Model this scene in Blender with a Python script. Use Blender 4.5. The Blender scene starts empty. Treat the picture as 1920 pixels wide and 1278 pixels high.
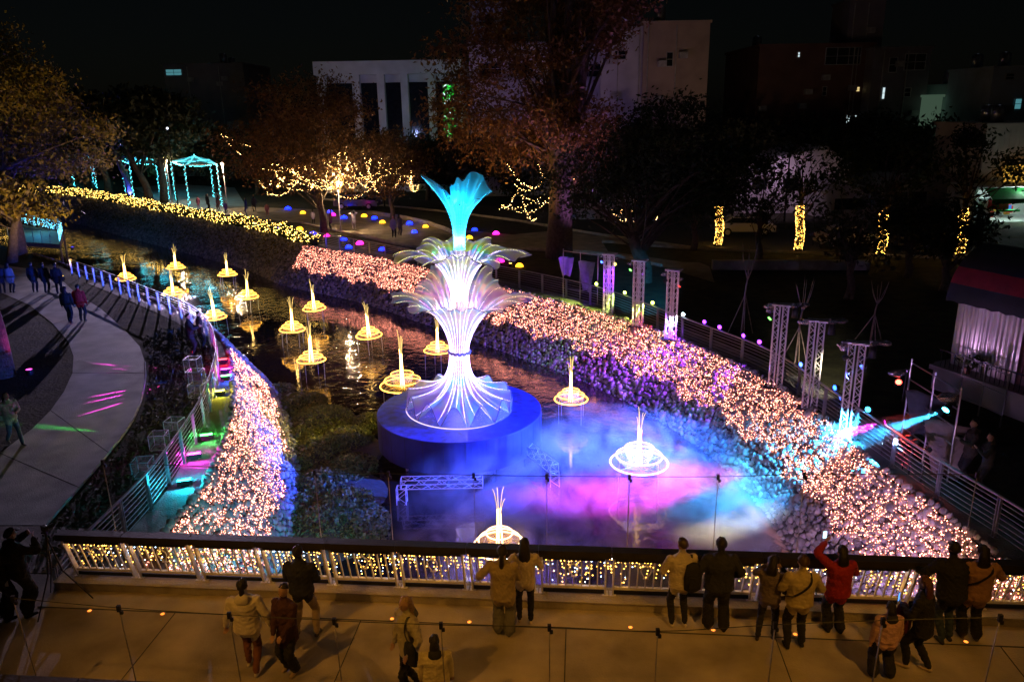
import bpy, bmesh, math, random
import numpy as np
from mathutils import Vector, Matrix
random.seed(7); rng = np.random.default_rng(7)
SC = bpy.context.scene
COL = SC.collection
R_ = math.radians
# ------------------------------------------------------------------ camera
F_PX, PITCH, ROLL, CAM_Z = 1450.0, R_(16.7), R_(1.0), 8.8
IW, IH = 1920, 1278
fw = np.array([0, math.cos(PITCH), -math.sin(PITCH)])
_r = np.array([1., 0, 0]); _u = np.cross(_r, fw)
RT = math.cos(ROLL) * _r - math.sin(ROLL) * _u
UP = math.sin(ROLL) * _r + math.cos(ROLL) * _u
cd = bpy.data.cameras.new('camera'); cam = bpy.data.objects.new('camera', cd); COL.objects.link(cam)
cd.sensor_width = 36; cd.lens = 36 * F_PX / IW; cd.clip_start = 0.2; cd.clip_end = 2000
m = Matrix.Identity(4)
for i in range(3):
    m[i][0] = RT[i]; m[i][1] = UP[i]; m[i][2] = -fw[i]
m[2][3] = CAM_Z
cam.matrix_world = m
SC.camera = cam
def ray(px, py):
    return fw * F_PX + RT * (px - IW / 2) - UP * (py - IH / 2)
def at(px, py, z=0.):
    d = ray(px, py); return np.array([0, 0, CAM_Z]) + d * ((z - CAM_Z) / d[2])
def wp(px, py, Y):
    d = ray(px, py); return np.array([0, 0, CAM_Z]) + d * (Y / d[1])
# ------------------------------------------------------------------ night sky, moon, exposure
w = bpy.data.worlds.new('World'); SC.world = w; w.use_nodes = True
nt = w.node_tree; sky = nt.nodes.new('ShaderNodeTexSky'); sky.sky_type = 'NISHITA'; sky.sun_disc = False
sky.sun_elevation = R_(24.0); sky.sun_rotation = R_(150)
bg = nt.nodes['Background']; bg.inputs[1].default_value = 0.0003
nt.links.new(sky.outputs[0], bg.inputs[0])
ml = bpy.data.lights.new('moon', 'SUN'); ml.energy = 0.012; ml.angle = R_(3); ml.color = (.7, .8, 1)
mo = bpy.data.objects.new('moon', ml); COL.objects.link(mo); mo.rotation_euler = (R_(35), 0, R_(150))
vs = SC.view_settings; vs.view_transform = 'Standard'; vs.look = 'None'; vs.exposure = 0.18; vs.gamma = 1.0
SC.display_settings.display_device = 'sRGB'
cy = SC.cycles
cy.use_denoising = True
try: cy.denoiser = 'OPENIMAGEDENOISE'
except Exception: pass
cy.max_bounces = 5; cy.diffuse_bounces = 2; cy.glossy_bounces = 3; cy.transmission_bounces = 3
cy.volume_bounces = 0; cy.transparent_max_bounces = 24
cy.sample_clamp_indirect = 2.0; cy.sample_clamp_direct = 0.0
cy.caustics_reflective = False; cy.caustics_refractive = False
cy.use_light_tree = True
cy.volume_step_rate = 3.0; cy.volume_max_steps = 64
# ------------------------------------------------------------------ materials
MATS = {}
def pm(name, col, rough=.6, metal=0., noise=None, bump=None, spec=.5, alpha=None, coat=0.):
    """principled material with procedural colour variation (noise=(scale, amount)) and bump=(scale, strength)"""
    if name in MATS: return MATS[name]
    M = bpy.data.materials.new(name); M.use_nodes = True; t = M.node_tree; p = t.nodes['Principled BSDF']
    p.inputs['Roughness'].default_value = rough; p.inputs['Metallic'].default_value = metal
    p.inputs['Specular IOR Level'].default_value = spec; p.inputs['Coat Weight'].default_value = coat
    p.inputs['Base Color'].default_value = (*col, 1)
    tc = t.nodes.new('ShaderNodeTexCoord')
    sc, am = noise or (3., .25)
    n = t.nodes.new('ShaderNodeTexNoise'); n.inputs['Scale'].default_value = sc; n.inputs['Detail'].default_value = 5
    t.links.new(tc.outputs['Object'], n.inputs['Vector'])
    r = t.nodes.new('ShaderNodeValToRGB'); e = r.color_ramp.elements
    e[0].position = .3; e[1].position = .7
    e[0].color = (*[c * (1 - am) for c in col], 1); e[1].color = (*[min(1, c * (1 + am)) for c in col], 1)
    t.links.new(n.outputs['Fac'], r.inputs['Fac']); t.links.new(r.outputs['Color'], p.inputs['Base Color'])
    if bump:
        n2 = t.nodes.new('ShaderNodeTexNoise'); n2.inputs['Scale'].default_value = bump[0]; n2.inputs['Detail'].default_value = 6
        t.links.new(tc.outputs['Object'], n2.inputs['Vector'])
        b = t.nodes.new('ShaderNodeBump'); b.inputs['Strength'].default_value = bump[1]; b.inputs['Distance'].default_value = .05
        t.links.new(n2.outputs['Fac'], b.inputs['Height']); t.links.new(b.outputs['Normal'], p.inputs['Normal'])
    if alpha is not None: p.inputs['Alpha'].default_value = alpha
    MATS[name] = M; return M
def em(name, col, strength, vary=0.):
    if name in MATS: return MATS[name]
    M = bpy.data.materials.new(name); M.use_nodes = True; t = M.node_tree
    t.nodes.remove(t.nodes['Principled BSDF']); o = t.nodes['Material Output']
    e = t.nodes.new('ShaderNodeEmission'); e.inputs[0].default_value = (*col, 1); e.inputs[1].default_value = strength
    if vary:
        g = t.nodes.new('ShaderNodeNewGeometry'); mp = t.nodes.new('ShaderNodeMapRange')
        mp.inputs['To Min'].default_value = strength * (1 - vary); mp.inputs['To Max'].default_value = strength * (1 + vary)
        t.links.new(g.outputs['Random Per Island'], mp.inputs['Value']); t.links.new(mp.outputs[0], e.inputs[1])
    t.links.new(e.outputs[0], o.inputs[0]); MATS[name] = M; return M
# ------------------------------------------------------------------ object helpers
def tag(o, label=None, cat=None, group=None, kind=None):
    if label: o['label'] = label
    if cat: o['category'] = cat
    if group: o['group'] = group
    if kind: o['kind'] = kind
    return o
def thing(name, label, cat, loc=(0, 0, 0), rz=0., group=None):
    o = bpy.data.objects.new(name, None); COL.objects.link(o); o.empty_display_size = .2
    o.location = [float(v) for v in loc]; o.rotation_euler = (0, 0, rz)
    return tag(o, label, cat, group)
def copy_tree(o, parent=None):
    c = o.copy(); COL.objects.link(c); c.parent = parent
    for ch in o.children: copy_tree(ch, c)
    return c
class MB:
    def __init__(s): s.v = []; s.f = []; s.n = 0; s.mi = []; s.cm = 0
    def add(s, v, f):
        v = np.asarray(v, float).reshape(-1, 3); s.v.append(v)
        for q in f: s.f.append([i + s.n for i in q]); s.mi.append(s.cm)
        s.n += len(v); return s
    def box(s, c, d, rz=0., M=None):
        x, y, z = [q / 2 for q in d]
        v = np.array([[-x,-y,-z],[x,-y,-z],[x,y,-z],[-x,y,-z],[-x,-y,z],[x,-y,z],[x,y,z],[-x,y,z]])
        if rz: 
            a, b = math.cos(rz), math.sin(rz); v = v @ np.array([[a, b, 0], [-b, a, 0], [0, 0, 1]])
        if M is not None: v = v @ np.asarray(M).T
        return s.add(v + np.asarray(c, float), [(0,3,2,1),(4,5,6,7),(0,1,5,4),(1,2,6,5),(2,3,7,6),(3,0,4,7)])
    def bar(s, a, b, w, h=None, upv=(0, 0, 1)):
        a = np.asarray(a, float); b = np.asarray(b, float); d = b - a; L = np.linalg.norm(d); d = d / L
        upv = np.asarray(upv, float)
        if abs(d @ upv) > .98: upv = np.array([0, 1., 0])
        x = np.cross(d, upv); x /= np.linalg.norm(x); y = np.cross(x, d)
        return s.box((a + b) / 2, (w, L, h or w), M=np.array([x, d, y]).T)
    def tube(s, P, r, n=6, closed=False, cap=True):
        P = np.asarray(P, float); k = len(P); r = np.full(k, r) if np.isscalar(r) else np.asarray(r, float)
        if closed: T = np.roll(P, -1, 0) - np.roll(P, 1, 0)
        else: T = np.gradient(P, axis=0)
        T = T / (np.linalg.norm(T, axis=1)[:, None] + 1e-12)
        u = np.array([0, 0, 1.]) if abs(T[0][2]) < .9 else np.array([1., 0, 0])
        V = []; a = np.linspace(0, 2 * math.pi, n, endpoint=False)
        for i in range(k):
            x = np.cross(T[i], u); x /= np.linalg.norm(x) + 1e-12; y = np.cross(x, T[i]); u = y
            V.append(P[i] + r[i] * (np.cos(a)[:, None] * x + np.sin(a)[:, None] * y))
        F = []
        for i in range(k if closed else k - 1):
            j = (i + 1) % k
            for q in range(n): F.append((i*n+q, i*n+(q+1) % n, j*n+(q+1) % n, j*n+q))
        if not closed and cap: F.append(tuple(range(n))[::-1]); F.append(tuple((k-1)*n+q for q in range(n)))
        return s.add(np.concatenate(V), F)
    def lathe(s, prof, n=24, c=(0, 0, 0), close=False):
        a = np.linspace(0, 2 * math.pi, n, endpoint=False); V = []
        for r, z in prof: V.append(np.stack([r * np.cos(a), r * np.sin(a), np.full(n, z)], 1) + np.asarray(c, float))
        F = []
        for i in range(len(prof) - 1):
            for q in range(n): F.append((i*n+q, i*n+(q+1) % n, (i+1)*n+(q+1) % n, (i+1)*n+q))
        if close: F.append(tuple(range(n))[::-1]); F.append(tuple((len(prof)-1)*n+q for q in range(n)))
        return s.add(np.concatenate(V), F)
    def grid(s, P, closed_v=False):
        P = np.asarray(P, float); a, b = P.shape[:2]; F = []
        for i in range(a - 1):
            for j in range(b if closed_v else b - 1):
                k = (j + 1) % b; F.append((i*b+j, i*b+k, (i+1)*b+k, (i+1)*b+j))
        return s.add(P.reshape(-1, 3), F)
    def build(s, name, mat, parent=None, smooth=False, rel=True):
        V = np.concatenate(s.v) if s.v else np.zeros((0, 3))
        if parent is not None and rel: V = V - np.array(parent.location)
        me = bpy.data.meshes.new(name); me.from_pydata(V.tolist(), [], s.f)
        for mm in (mat if isinstance(mat, (list, tuple)) else [mat]): me.materials.append(mm)
        if max(s.mi, default=0) > 0: me.polygons.foreach_set('material_index', s.mi)
        if smooth: me.polygons.foreach_set('use_smooth', [True] * len(me.polygons))
        me.update()
        o = bpy.data.objects.new(name, me); COL.objects.link(o)
        if parent is not None: o.parent = parent
        return o
def np_mesh(name, V, Fq, mat, parent=None, smooth=False):
    """fast mesh from arrays; faces all of one size"""
    V = np.asarray(V, np.float32); Fq = np.asarray(Fq, np.int32); k = Fq.shape[1]
    if parent is not None: V = V - np.array(parent.location, np.float32)
    me = bpy.data.meshes.new(name); me.vertices.add(len(V)); me.vertices.foreach_set('co', V.ravel())
    me.loops.add(Fq.size); me.loops.foreach_set('vertex_index', Fq.ravel())
    me.polygons.add(len(Fq)); me.polygons.foreach_set('loop_start', np.arange(0, Fq.size, k, dtype=np.int32))
    me.polygons.foreach_set('loop_total', np.full(len(Fq), k, np.int32))
    if smooth: me.polygons.foreach_set('use_smooth', np.ones(len(Fq), bool))
    me.materials.append(mat); me.update(calc_edges=True); me.validate()
    o = bpy.data.objects.new(name, me); COL.objects.link(o)
    if parent is not None: o.parent = parent
    return o
OCT_V = np.array([[1,0,0],[-1,0,0],[0,1,0],[0,-1,0],[0,0,1],[0,0,-1.]])
OCT_F = np.array([[0,2,4],[2,1,4],[1,3,4],[3,0,4],[2,0,5],[1,2,5],[3,1,5],[0,3,5]])
def bulbs(name, P, r, mat, parent=None):
    P = np.asarray(P, float); r = np.full(len(P), r) if np.isscalar(r) else np.asarray(r)
    V = (P[:, None, :] + OCT_V[None] * r[:, None, None]).reshape(-1, 3)
    Fq = (OCT_F[None] + 6 * np.arange(len(P))[:, None, None]).reshape(-1, 3)
    o = np_mesh(name, V, Fq, mat, parent); o['kind'] = 'stuff'; return o
def curve(pts, n):
    """Catmull-Rom through pts, resampled to n points of even arc length"""
    P = np.asarray(pts, float); P = np.vstack([2*P[0]-P[1], P, 2*P[-1]-P[-2]]); out = []
    for i in range(1, len(P) - 2):
        for t in np.linspace(0, 1, 24, endpoint=False):
            a, b, c, d = P[i-1], P[i], P[i+1], P[i+2]
            out.append(.5*((2*b)+(c-a)*t+(2*a-5*b+4*c-d)*t*t+(-a+3*b-3*c+d)*t**3))
    out.append(P[-2]); out = np.array(out)
    L = np.r_[0, np.cumsum(np.linalg.norm(np.diff(out, axis=0), axis=1))]
    s = np.linspace(0, L[-1], n)
    return np.stack([np.interp(s, L, out[:, k]) for k in range(out.shape[1])], 1)
LP = 5.0
def lamp(name, loc, col, power, parent=None, aim=None, angle=60, blend=.4, size=.05, kind=None):
    loc = np.asarray(loc, float)
    if aim is not None: dd = np.asarray(aim, float) - loc; loc = loc + dd/np.linalg.norm(dd)*.13
    l = bpy.data.lights.new(name, kind or ('SPOT' if aim is not None else 'POINT')); l.color = col; l.energy = power * LP; l.shadow_soft_size = size
    o = bpy.data.objects.new(name, l); COL.objects.link(o)
    if aim is not None:
        l.spot_size = R_(angle); l.spot_blend = blend
        o.rotation_euler = (Vector([float(q) for q in aim]) - Vector([float(q) for q in loc])).to_track_quat('-Z', 'Y').to_euler()
    o.location = [float(q) for q in loc]
    if parent is not None:
        o.parent = parent; o.location = [float(a - b) for a, b in zip(loc, parent.location)]
    return o
ZP, ZW = -0.6, -3.2        # promenade level, water level
g_ = lambda x, y: at(x, y, ZP)
# common materials
STEEL = pm('brushed_steel', (.42, .42, .46), .35, .85, (20, .1))
ALU = pm('truss_aluminium', (.75, .73, .76), .38, .55, (12, .12))
DARKM = pm('dark_metal', (.03, .03, .035), .45, .6, (15, .2))
BLACKP = pm('black_plastic', (.012, .012, .014), .5, 0, (10, .2))
CONC = pm('deck_concrete', (.36, .31, .24), .75, 0, (.9, .42), (30, .25))
KERBC = pm('kerb_concrete', (.38, .34, .27), .8, 0, (2.5, .25), (25, .4))
PATHC = pm('path_concrete', (.4, .39, .38), .7, 0, (1.1, .36), (28, .25))
SOIL = pm('dark_soil_lawn', (.035, .032, .016), .95, 0, (1.5, .6), (9, 1.))
GRASSM = pm('short_lawn', (.06, .058, .02), .95, 0, (2., .5), (14, 1.))
ASPH = pm('asphalt', (.05, .05, .052), .8, 0, (3., .25), (40, .4))
BARK = pm('tree_bark', (.09, .065, .045), .9, 0, (6, .4), (14, .9))
WIREB = pm('black_cable', (.01, .01, .012), .6)
# ================================================================== THE SETTING
def st(name, mb, mat, smooth=False):
    o = mb.build(name, mat, None, smooth); o['kind'] = 'structure'; return o
# bank top lines at promenade level
TRp = [(10.95, 4), (10.8, 9), (10.6, 12)] + [tuple(at(x, y, ZP)[:2]) for x, y in
      [(1880,1055),(1760,960),(1640,875),(1560,800),(1440,717),(1300,650),(1200,612),(1100,582),(1000,556),(800,505),(700,482),(575,462),(500,440),(404,420),(286,397),(168,374),(108,367)]] + [(-76, 110), (-112, 146)]
TR = curve(TRp, 260)
LBp = [(-7.6, 4), (-7.8, 9), (-8.0, 12.5)] + [tuple(at(x, y, ZP)[:2]) for x, y in [(310,1005),(380,920),(420,830),(440,750),(435,690)]] + \
      [(-12.2, 31.6), (-14.5, 35.2), (-17.9, 38.9), (-22.2, 43.3), (-26.8, 47.8), (-32, 53), (-44, 64), (-62, 84), (-98, 120)]
LB = curve(LBp, 200)
def offset(C, d):
    T = np.gradient(C, axis=0); T /= np.linalg.norm(T, axis=1)[:, None]
    return C + d * np.stack([-T[:, 1], T[:, 0]], 1)
TOE_R = offset(TR, 1.95)      # towards the channel (left of the direction of travel)
TOE_L = offset(LB, -1.9)
def poly(name, xy, z, mat, kind='structure'):
    from mathutils.geometry import tessellate_polygon
    V = [(float(x), float(y), z) for x, y in xy]
    tris = tessellate_polygon([[Vector(v) for v in V]])
    F = []
    for a, b, c in tris:
        n = (Vector(V[b]) - Vector(V[a])).cross(Vector(V[c]) - Vector(V[a])).z
        F.append((a, b, c) if n > 0 else (a, c, b))
    me = bpy.data.meshes.new(name); me.from_pydata(V, [], F); me.materials.append(mat)
    o = bpy.data.objects.new(name, me); COL.objects.link(o)
    if kind: o['kind'] = kind
    return o
poly('ground', list(TR) + [(-320, 390), (-320, 900), (900, 900), (900, -60), (10.95, -60)], ZP, SOIL)
poly('ground', list(LB) + [(-310, 360), (-900, 360), (-900, -60), (-7.6, -60)], ZP, SOIL)
poly('riverbed', [(-900, -80), (900, -80), (900, 900), (-900, 900)], ZW - .5, pm('riverbed_mud', (.03, .025, .02), .9))
# water: dark, rippled, reflecting
WAT = bpy.data.materials.new('river_water'); WAT.use_nodes = True
t = WAT.node_tree; p = t.nodes['Principled BSDF']
p.inputs['Base Color'].default_value = (.016, .013, .010, 1); p.inputs['Roughness'].default_value = .04; p.inputs['IOR'].default_value = 1.55
tc = t.nodes.new('ShaderNodeTexCoord'); n1 = t.nodes.new('ShaderNodeTexNoise'); n2 = t.nodes.new('ShaderNodeTexNoise'); mx = t.nodes.new('ShaderNodeMath')
n1.inputs['Scale'].default_value = 2.2; n1.inputs['Detail'].default_value = 3; n1.inputs['Distortion'].default_value = .6
n2.inputs['Scale'].default_value = .22; n2.inputs['Detail'].default_value = 2
r2 = t.nodes.new('ShaderNodeValToRGB'); r2.color_ramp.elements[0].position = .42; r2.color_ramp.elements[1].position = .62
r2.color_ramp.elements[0].color = (.12, .12, .12, 1)
t.links.new(tc.outputs['Object'], n1.inputs['Vector']); t.links.new(tc.outputs['Object'], n2.inputs['Vector'])
t.links.new(n2.outputs['Fac'], r2.inputs['Fac']); mx.operation = 'MULTIPLY'
t.links.new(n1.outputs['Fac'], mx.inputs[0]); t.links.new(r2.outputs['Color'], mx.inputs[1])
b = t.nodes.new('ShaderNodeBump'); b.inputs['Strength'].default_value = .32; b.inputs['Distance'].default_value = .12
t.links.new(mx.outputs[0], b.inputs['Height']); t.links.new(b.outputs['Normal'], p.inputs['Normal'])
poly('water', [(-140, -30), (14, -30), (14, 60), (-60, 190), (-140, 190)], ZW, WAT)
# ---------------- stone banks
STONE = bpy.data.materials.new('river_cobble'); STONE.use_nodes = True
t = STONE.node_tree; p = t.nodes['Principled BSDF']; p.inputs['Roughness'].default_value = .72
g = t.nodes.new('ShaderNodeNewGeometry'); oi = t.nodes.new('ShaderNodeObjectInfo'); ad = t.nodes.new('ShaderNodeMath'); ad.operation = 'ADD'
fr = t.nodes.new('ShaderNodeMath'); fr.operation = 'FRACT'
t.links.new(g.outputs['Random Per Island'], ad.inputs[0]); t.links.new(oi.outputs['Random'], ad.inputs[1]); t.links.new(ad.outputs[0], fr.inputs[0])
cr = t.nodes.new('ShaderNodeValToRGB'); e = cr.color_ramp.elements
e[0].color = (.2, .185, .18, 1); e[1].color = (.62, .54, .5, 1); q = e.new(.55); q.color = (.4, .36, .34, 1)
t.links.new(fr.outputs[0], cr.inputs['Fac'])
tc = t.nodes.new('ShaderNodeTexCoord'); n1 = t.nodes.new('ShaderNodeTexNoise'); n1.inputs['Scale'].default_value = 14; n1.inputs['Detail'].default_value = 6
t.links.new(tc.outputs['Object'], n1.inputs['Vector'])
mc = t.nodes.new('ShaderNodeMix'); mc.data_type = 'RGBA'; mc.blend_type = 'MULTIPLY'; mc.inputs[0].default_value = .5
t.links.new(cr.outputs['Color'], mc.inputs[6]); t.links.new(n1.outputs['Color'], mc.inputs[7]); t.links.new(mc.outputs[2], p.inputs['Base Color'])
b = t.nodes.new('ShaderNodeBump'); b.inputs['Strength'].default_value = .3; b.inputs['Distance'].default_value = .03
t.links.new(n1.outputs['Fac'], b.inputs['Height']); t.links.new(b.outputs['Normal'], p.inputs['Normal'])
MORTAR = pm('bank_mortar', (.08, .072, .066), .95, 0, (4, .3), (18, .8))
# pebble prototype: 6 x 5 ellipsoid, 48 triangles' worth of faces
a6 = np.linspace(0, 2*math.pi, 6, endpoint=False)
PV = [[0, 0, 1]]
for ph in (.5, 1.1, 1.75, 2.5):
    for k, th in enumerate(a6 + ph * .5): PV.append([math.sin(ph)*math.cos(th), math.sin(ph)*math.sin(th), math.cos(ph)])
PV.append([0, 0, -1]); PV = np.array(PV)
PF = [(0, 1+k, 1+(k+1) % 6) for k in range(6)] + [(25, 19+(k+1) % 6, 19+k) for k in range(6)]
for r in range(3):
    for k in range(6):
        A, B_, C_, D = 1+r*6+k, 1+r*6+(k+1) % 6, 7+r*6+(k+1) % 6, 7+r*6+k
        PF += [(A, D, C_), (A, C_, B_)]
PF = np.array(PF)
def bank(top, toe, s0, s1, n_single, side, sp=.2, bulbs_v=None, bulb_range=None, density=42, label=''):
    """ruled slope from toe to top between curve parameters s0..s1 (index fractions)"""
    N = len(top); base = MB()
    rows = []
    for v in np.linspace(-.18, 1.0, 6):
        xy = toe + (top - toe) * v
        rows.append(np.c_[xy, np.full(N, ZW + (ZP - ZW) * v - .04)])
    base.grid(rows if side > 0 else rows[::-1])
    root = base.build('stone_bank', MORTAR, None, True); root['kind'] = 'structure'
    L = np.r_[0, np.cumsum(np.linalg.norm(np.diff(top, axis=0), axis=1))]
    def P(s, v):
        T = np.stack([np.interp(s, L, top[:, k]) for k in (0, 1)], -1); E_ = np.stack([np.interp(s, L, toe[:, k]) for k in (0, 1)], -1)
        xy = E_ + (T - E_) * v[..., None]
        return np.concatenate([xy, (ZW + (ZP - ZW) * v)[..., None]], -1)
    slope = math.hypot(1.95, ZP - ZW)
    la, lb = L[int(s0*(N-1))], L[int(s1*(N-1))]
    S, Vv = np.meshgrid(np.arange(la, lb, sp), np.arange(-.06, 1.03, sp * .88 / slope), indexing='ij')
    S = S + (np.arange(S.shape[1]) % 2)[None] * sp / 2
    S = (S + rng.uniform(-.3, .3, S.shape) * sp).ravel(); Vv = (Vv + rng.uniform(-.28, .28, Vv.shape) * sp / slope).ravel()
    Vv = np.minimum(Vv, 1.03)
    C = P(S, Vv)
    t1 = P(S + .1, Vv) - C; t1 /= np.linalg.norm(t1, axis=1)[:, None]
    t2 = P(S, Vv + .03) - C; t2 -= (t2 * t1).sum(1)[:, None] * t1; t2 /= np.linalg.norm(t2, axis=1)[:, None]
    nn = np.cross(t1, t2); nn *= np.sign(nn[:, 2])[:, None]
    n = len(C); th = rng.uniform(0, math.pi, n)
    ax = np.cos(th)[:, None]*t1 + np.sin(th)[:, None]*t2; ay = -np.sin(th)[:, None]*t1 + np.cos(th)[:, None]*t2
    tl = rng.uniform(-.3, .3, (n, 1)); az = nn + tl * ax; az /= np.linalg.norm(az, axis=1)[:, None]
    big = 1 + .45 * (rng.random(n) > .9)
    sx = rng.uniform(.095, .15, n) * big; sy = sx * rng.uniform(.62, .95, n); sz = sx * rng.uniform(.5, .75, n)
    C = C + nn * rng.uniform(-.02, .035, n)[:, None]
    # which show largest
    d = C - np.array([0, 0, CAM_Z]); dep = d @ fw; px = IW/2 + F_PX*(d @ RT)/dep; py = IH/2 - F_PX*(d @ UP)/dep
    vis = (px > 5) & (px < 1910) & (py < 1020) & (py > 0)
    size = np.where(vis, sx / dep, 0); order = np.argsort(-size); single = np.zeros(n, bool); single[order[:n_single]] = True
    A = np.stack([ax*sx[:, None], ay*sy[:, None], az*sz[:, None]], 1)       # n,3(axis),3
    J = (~single); k = J.sum()
    jit = 1 + rng.uniform(-.1, .1, (k, len(PV), 1))
    V = (np.einsum('vi,nij->nvj', PV, A[J]) * jit + C[J][:, None]).reshape(-1, 3)
    Fq = (PF[None] + len(PV) * np.arange(k)[:, None, None]).reshape(-1, 3)
    o = np_mesh('stones', V, Fq, STONE, root, True); o['kind'] = 'stuff'
    protos = []
    for q in range(6):
        me = bpy.data.meshes.new('stone'); me.from_pydata((PV * (1 + rng.uniform(-.1, .1, (len(PV), 1)))).tolist(), [], PF.tolist())
        me.polygons.foreach_set('use_smooth', [True]*len(me.polygons)); me.materials.append(STONE); protos.append(me)
    for i in np.where(single)[0]:
        o = bpy.data.objects.new('stone', protos[i % 6]); COL.objects.link(o); o.parent = root
        M = Matrix.Identity(4)
        for r in range(3):
            for c in range(3): M[r][c] = float(A[i][c][r])
            M[r][3] = float(C[i][r])
        o.matrix_local = M
    if bulb_range:
        ba, bb = bulb_range(top, L)
        nb = int((bb - ba) * slope * density)
        s = rng.uniform(ba, bb, nb); v = rng.uniform(0, 1, nb)
        lim = bulbs_v + .05*np.sin(s*1.7) + .035*np.sin(s*4.1+1) + .02*np.sin(s*9)
        keep = (v > lim) & (v < 1.01)
        # hung in nets: dense draped rows
        rowsn = np.floor(v * 14) / 14 + .05*rng.random(nb)
        v = np.where(rng.random(nb) < .5, rowsn, v); keep &= v > lim
        s, v = s[keep], v[keep]
        B = P(s, v); nrm = np.array([0, 0, .10]) + np.c_[(P(s, v) - P(s, v + .03))[:, :2] * .6, np.zeros(len(s))]
        return root, B + nrm * rng.uniform(.6, 1.25, (len(s), 1)), P
    return root, None, P
def s_of(top, L, px, py):
    q = at(px, py, ZP)[:2]; return L[np.argmin(np.linalg.norm(top - q, axis=1))]
_, BR, PR = bank(TR, TOE_R, .03, .62, 300, 1, .2, .40, lambda T, L: (s_of(T, L, 1880, 1055) - 2.6, s_of(T, L, 575, 462)), 165)
_, BL, PL = bank(LB, TOE_L, .05, .40, 200, -1, .2, .26, lambda T, L: (s_of(T, L, 310, 1005) - 3.5, s_of(T, L, 418, 655)), 160)
FAIRY = em('warm_fairy_bulb', (1., .30, .20), 11, .85)
def net(name, label, B, mat, r=.02, group=None):
    c = B.mean(0); root = thing(name, label, 'fairy lights', (c[0], c[1], B[:, 2].min()), 0, group)
    bulbs('bulb', B, rng.uniform(.75, 1.2, len(B)) * r, mat, root); return root
def wires(root, P, s_a, s_b, v0, k=9):
    m_ = MB()
    for i in range(k):
        v = v0 + (1 - v0) * (i + .5) / k; s = np.linspace(s_a, s_b, 60)
        Q = P(s, np.full(60, v) + .012*np.sin(s*2.3+i)); Q[:, 2] += .1; m_.tube(Q, .006, 3, cap=False)
    m_.build('cable', WIREB, root)
Lr = np.r_[0, np.cumsum(np.linalg.norm(np.diff(TR, axis=0), axis=1))]; Ll = np.r_[0, np.cumsum(np.linalg.norm(np.diff(LB, axis=0), axis=1))]
o = net('fairy_light_net', 'net of warm pink-white fairy lights draped along the long cobble bank below the trusses', BR, FAIRY, .0142)
wires(o, PR, s_of(TR, Lr, 1880, 1055), s_of(TR, Lr, 575, 462), .45)
o = net('fairy_light_net', 'net of fairy lights on the short cobble bank beside the coloured floodlights', BL, FAIRY, .0142)
wires(o, PL, s_of(LB, Ll, 310, 1005), s_of(LB, Ll, 418, 655), .35, 7)
# ---------------- left park: concrete path, promenade strips
def pxpoly(name, pts, z, mat, dz=0.): return poly(name, [at(x, y, z)[:2] for x, y in pts], z + dz, mat)
pxpoly('path', [(88,985),(150,915),(205,850),(240,805),(262,760),(272,715),(272,680),(262,650),(235,620),(190,580),(140,548),(110,520),(60,505),(-200,470),(-260,520),(0,548),(55,572),(100,608),(128,640),(138,668),(136,700),(120,735),(95,770),(60,805),(0,850),(-120,930),(-60,985)], ZP, PATHC, .02)
pxpoly('path', [(-160,988),(88,987),(312,1003),(318,1075),(-160,1075)], ZP, pm('boardwalk_planks', (.2, .16, .14), .7, 0, (2., .35), (20, .3)), .024)
m_ = MB()   # painted edging line of the path, real thin kerb strip
E_ = curve([at(x, y, ZP)[:2] for x, y in [(88,985),(150,915),(205,850),(240,805),(262,760),(272,715),(272,680)]], 40)
m_.tube(np.c_[E_, np.full(40, ZP + .03)], .035, 4); st('path_edging', m_, pm('pale_edging', (.5, .48, .5), .6))
# joints across the path
for a, b in (((205,850),(95,770)), ((272,700),(136,700)), ((150,915),(0,850)), ((190,580),(100,608))):
    m_ = MB(); p0, p1 = at(*a, ZP), at(*b, ZP); m_.bar(p0 + [0,0,.021], p1 + [0,0,.021], .02, .006); st('path_joint', m_, pm('joint_gap', (.06, .06, .06), .9))
sl = offset(LB, .95)   # concrete strip along the left bank top
i0, i1 = 14, 62
poly('walkway', list(LB[i0:i1]) + list(sl[i0:i1][::-1]), ZP + .012, pm('strip_concrete', (.27, .26, .27), .8, 0, (3, .25), (22, .5)))
sr = offset(TR, -1.35)
poly('walkway', list(TR[6:120]) + list(sr[6:120][::-1]), ZP + .012, pm('strip_concrete_right', (.22, .21, .22), .85, 0, (2, .3), (22, .5)))
# plaza paving behind the right bank, street, verge
PAVE = pm('plaza_paving', (.3, .26, .2), .75, 0, (1.2, .3), (8, .3))
pxpoly('plaza', [(410,385),(560,392),(700,395),(800,412),(868,440),(850,470),(760,462),(660,440),(560,418),(470,408)], ZP, PAVE, .012)
pxpoly('path', [(250,352),(330,345),(440,352),(470,400),(400,405),(310,385)], ZP, pm('teal_paving', (.34, .36, .36), .6, 0, (1, .2)), .010)
pxpoly('path', [(870,432),(960,440),(1090,428),(1260,470),(1330,500),(1340,530),(1240,500),(1130,478),(1000,470),(905,470)], ZP, PAVE, .014)
pxpoly('road', [(600,372),(900,405),(1120,440),(1300,466),(1940,492),(2400,500),(2400,452),(1920,448),(1300,425),(1000,395),(650,360)], ZP, ASPH, .016)
pxpoly('verge', [(1130,455),(1300,470),(1700,484),(1900,490),(1900,503),(1650,500),(1280,492),(1140,472)], ZP, GRASSM, .03)
m_ = MB(); K = curve([at(x, y, ZP) for x, y in [(560,418),(660,440),(760,462),(850,470)]], 30); m_.tube(K + [0,0,.1], .12, 4)
st('kerb', m_, KERBC)
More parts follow.
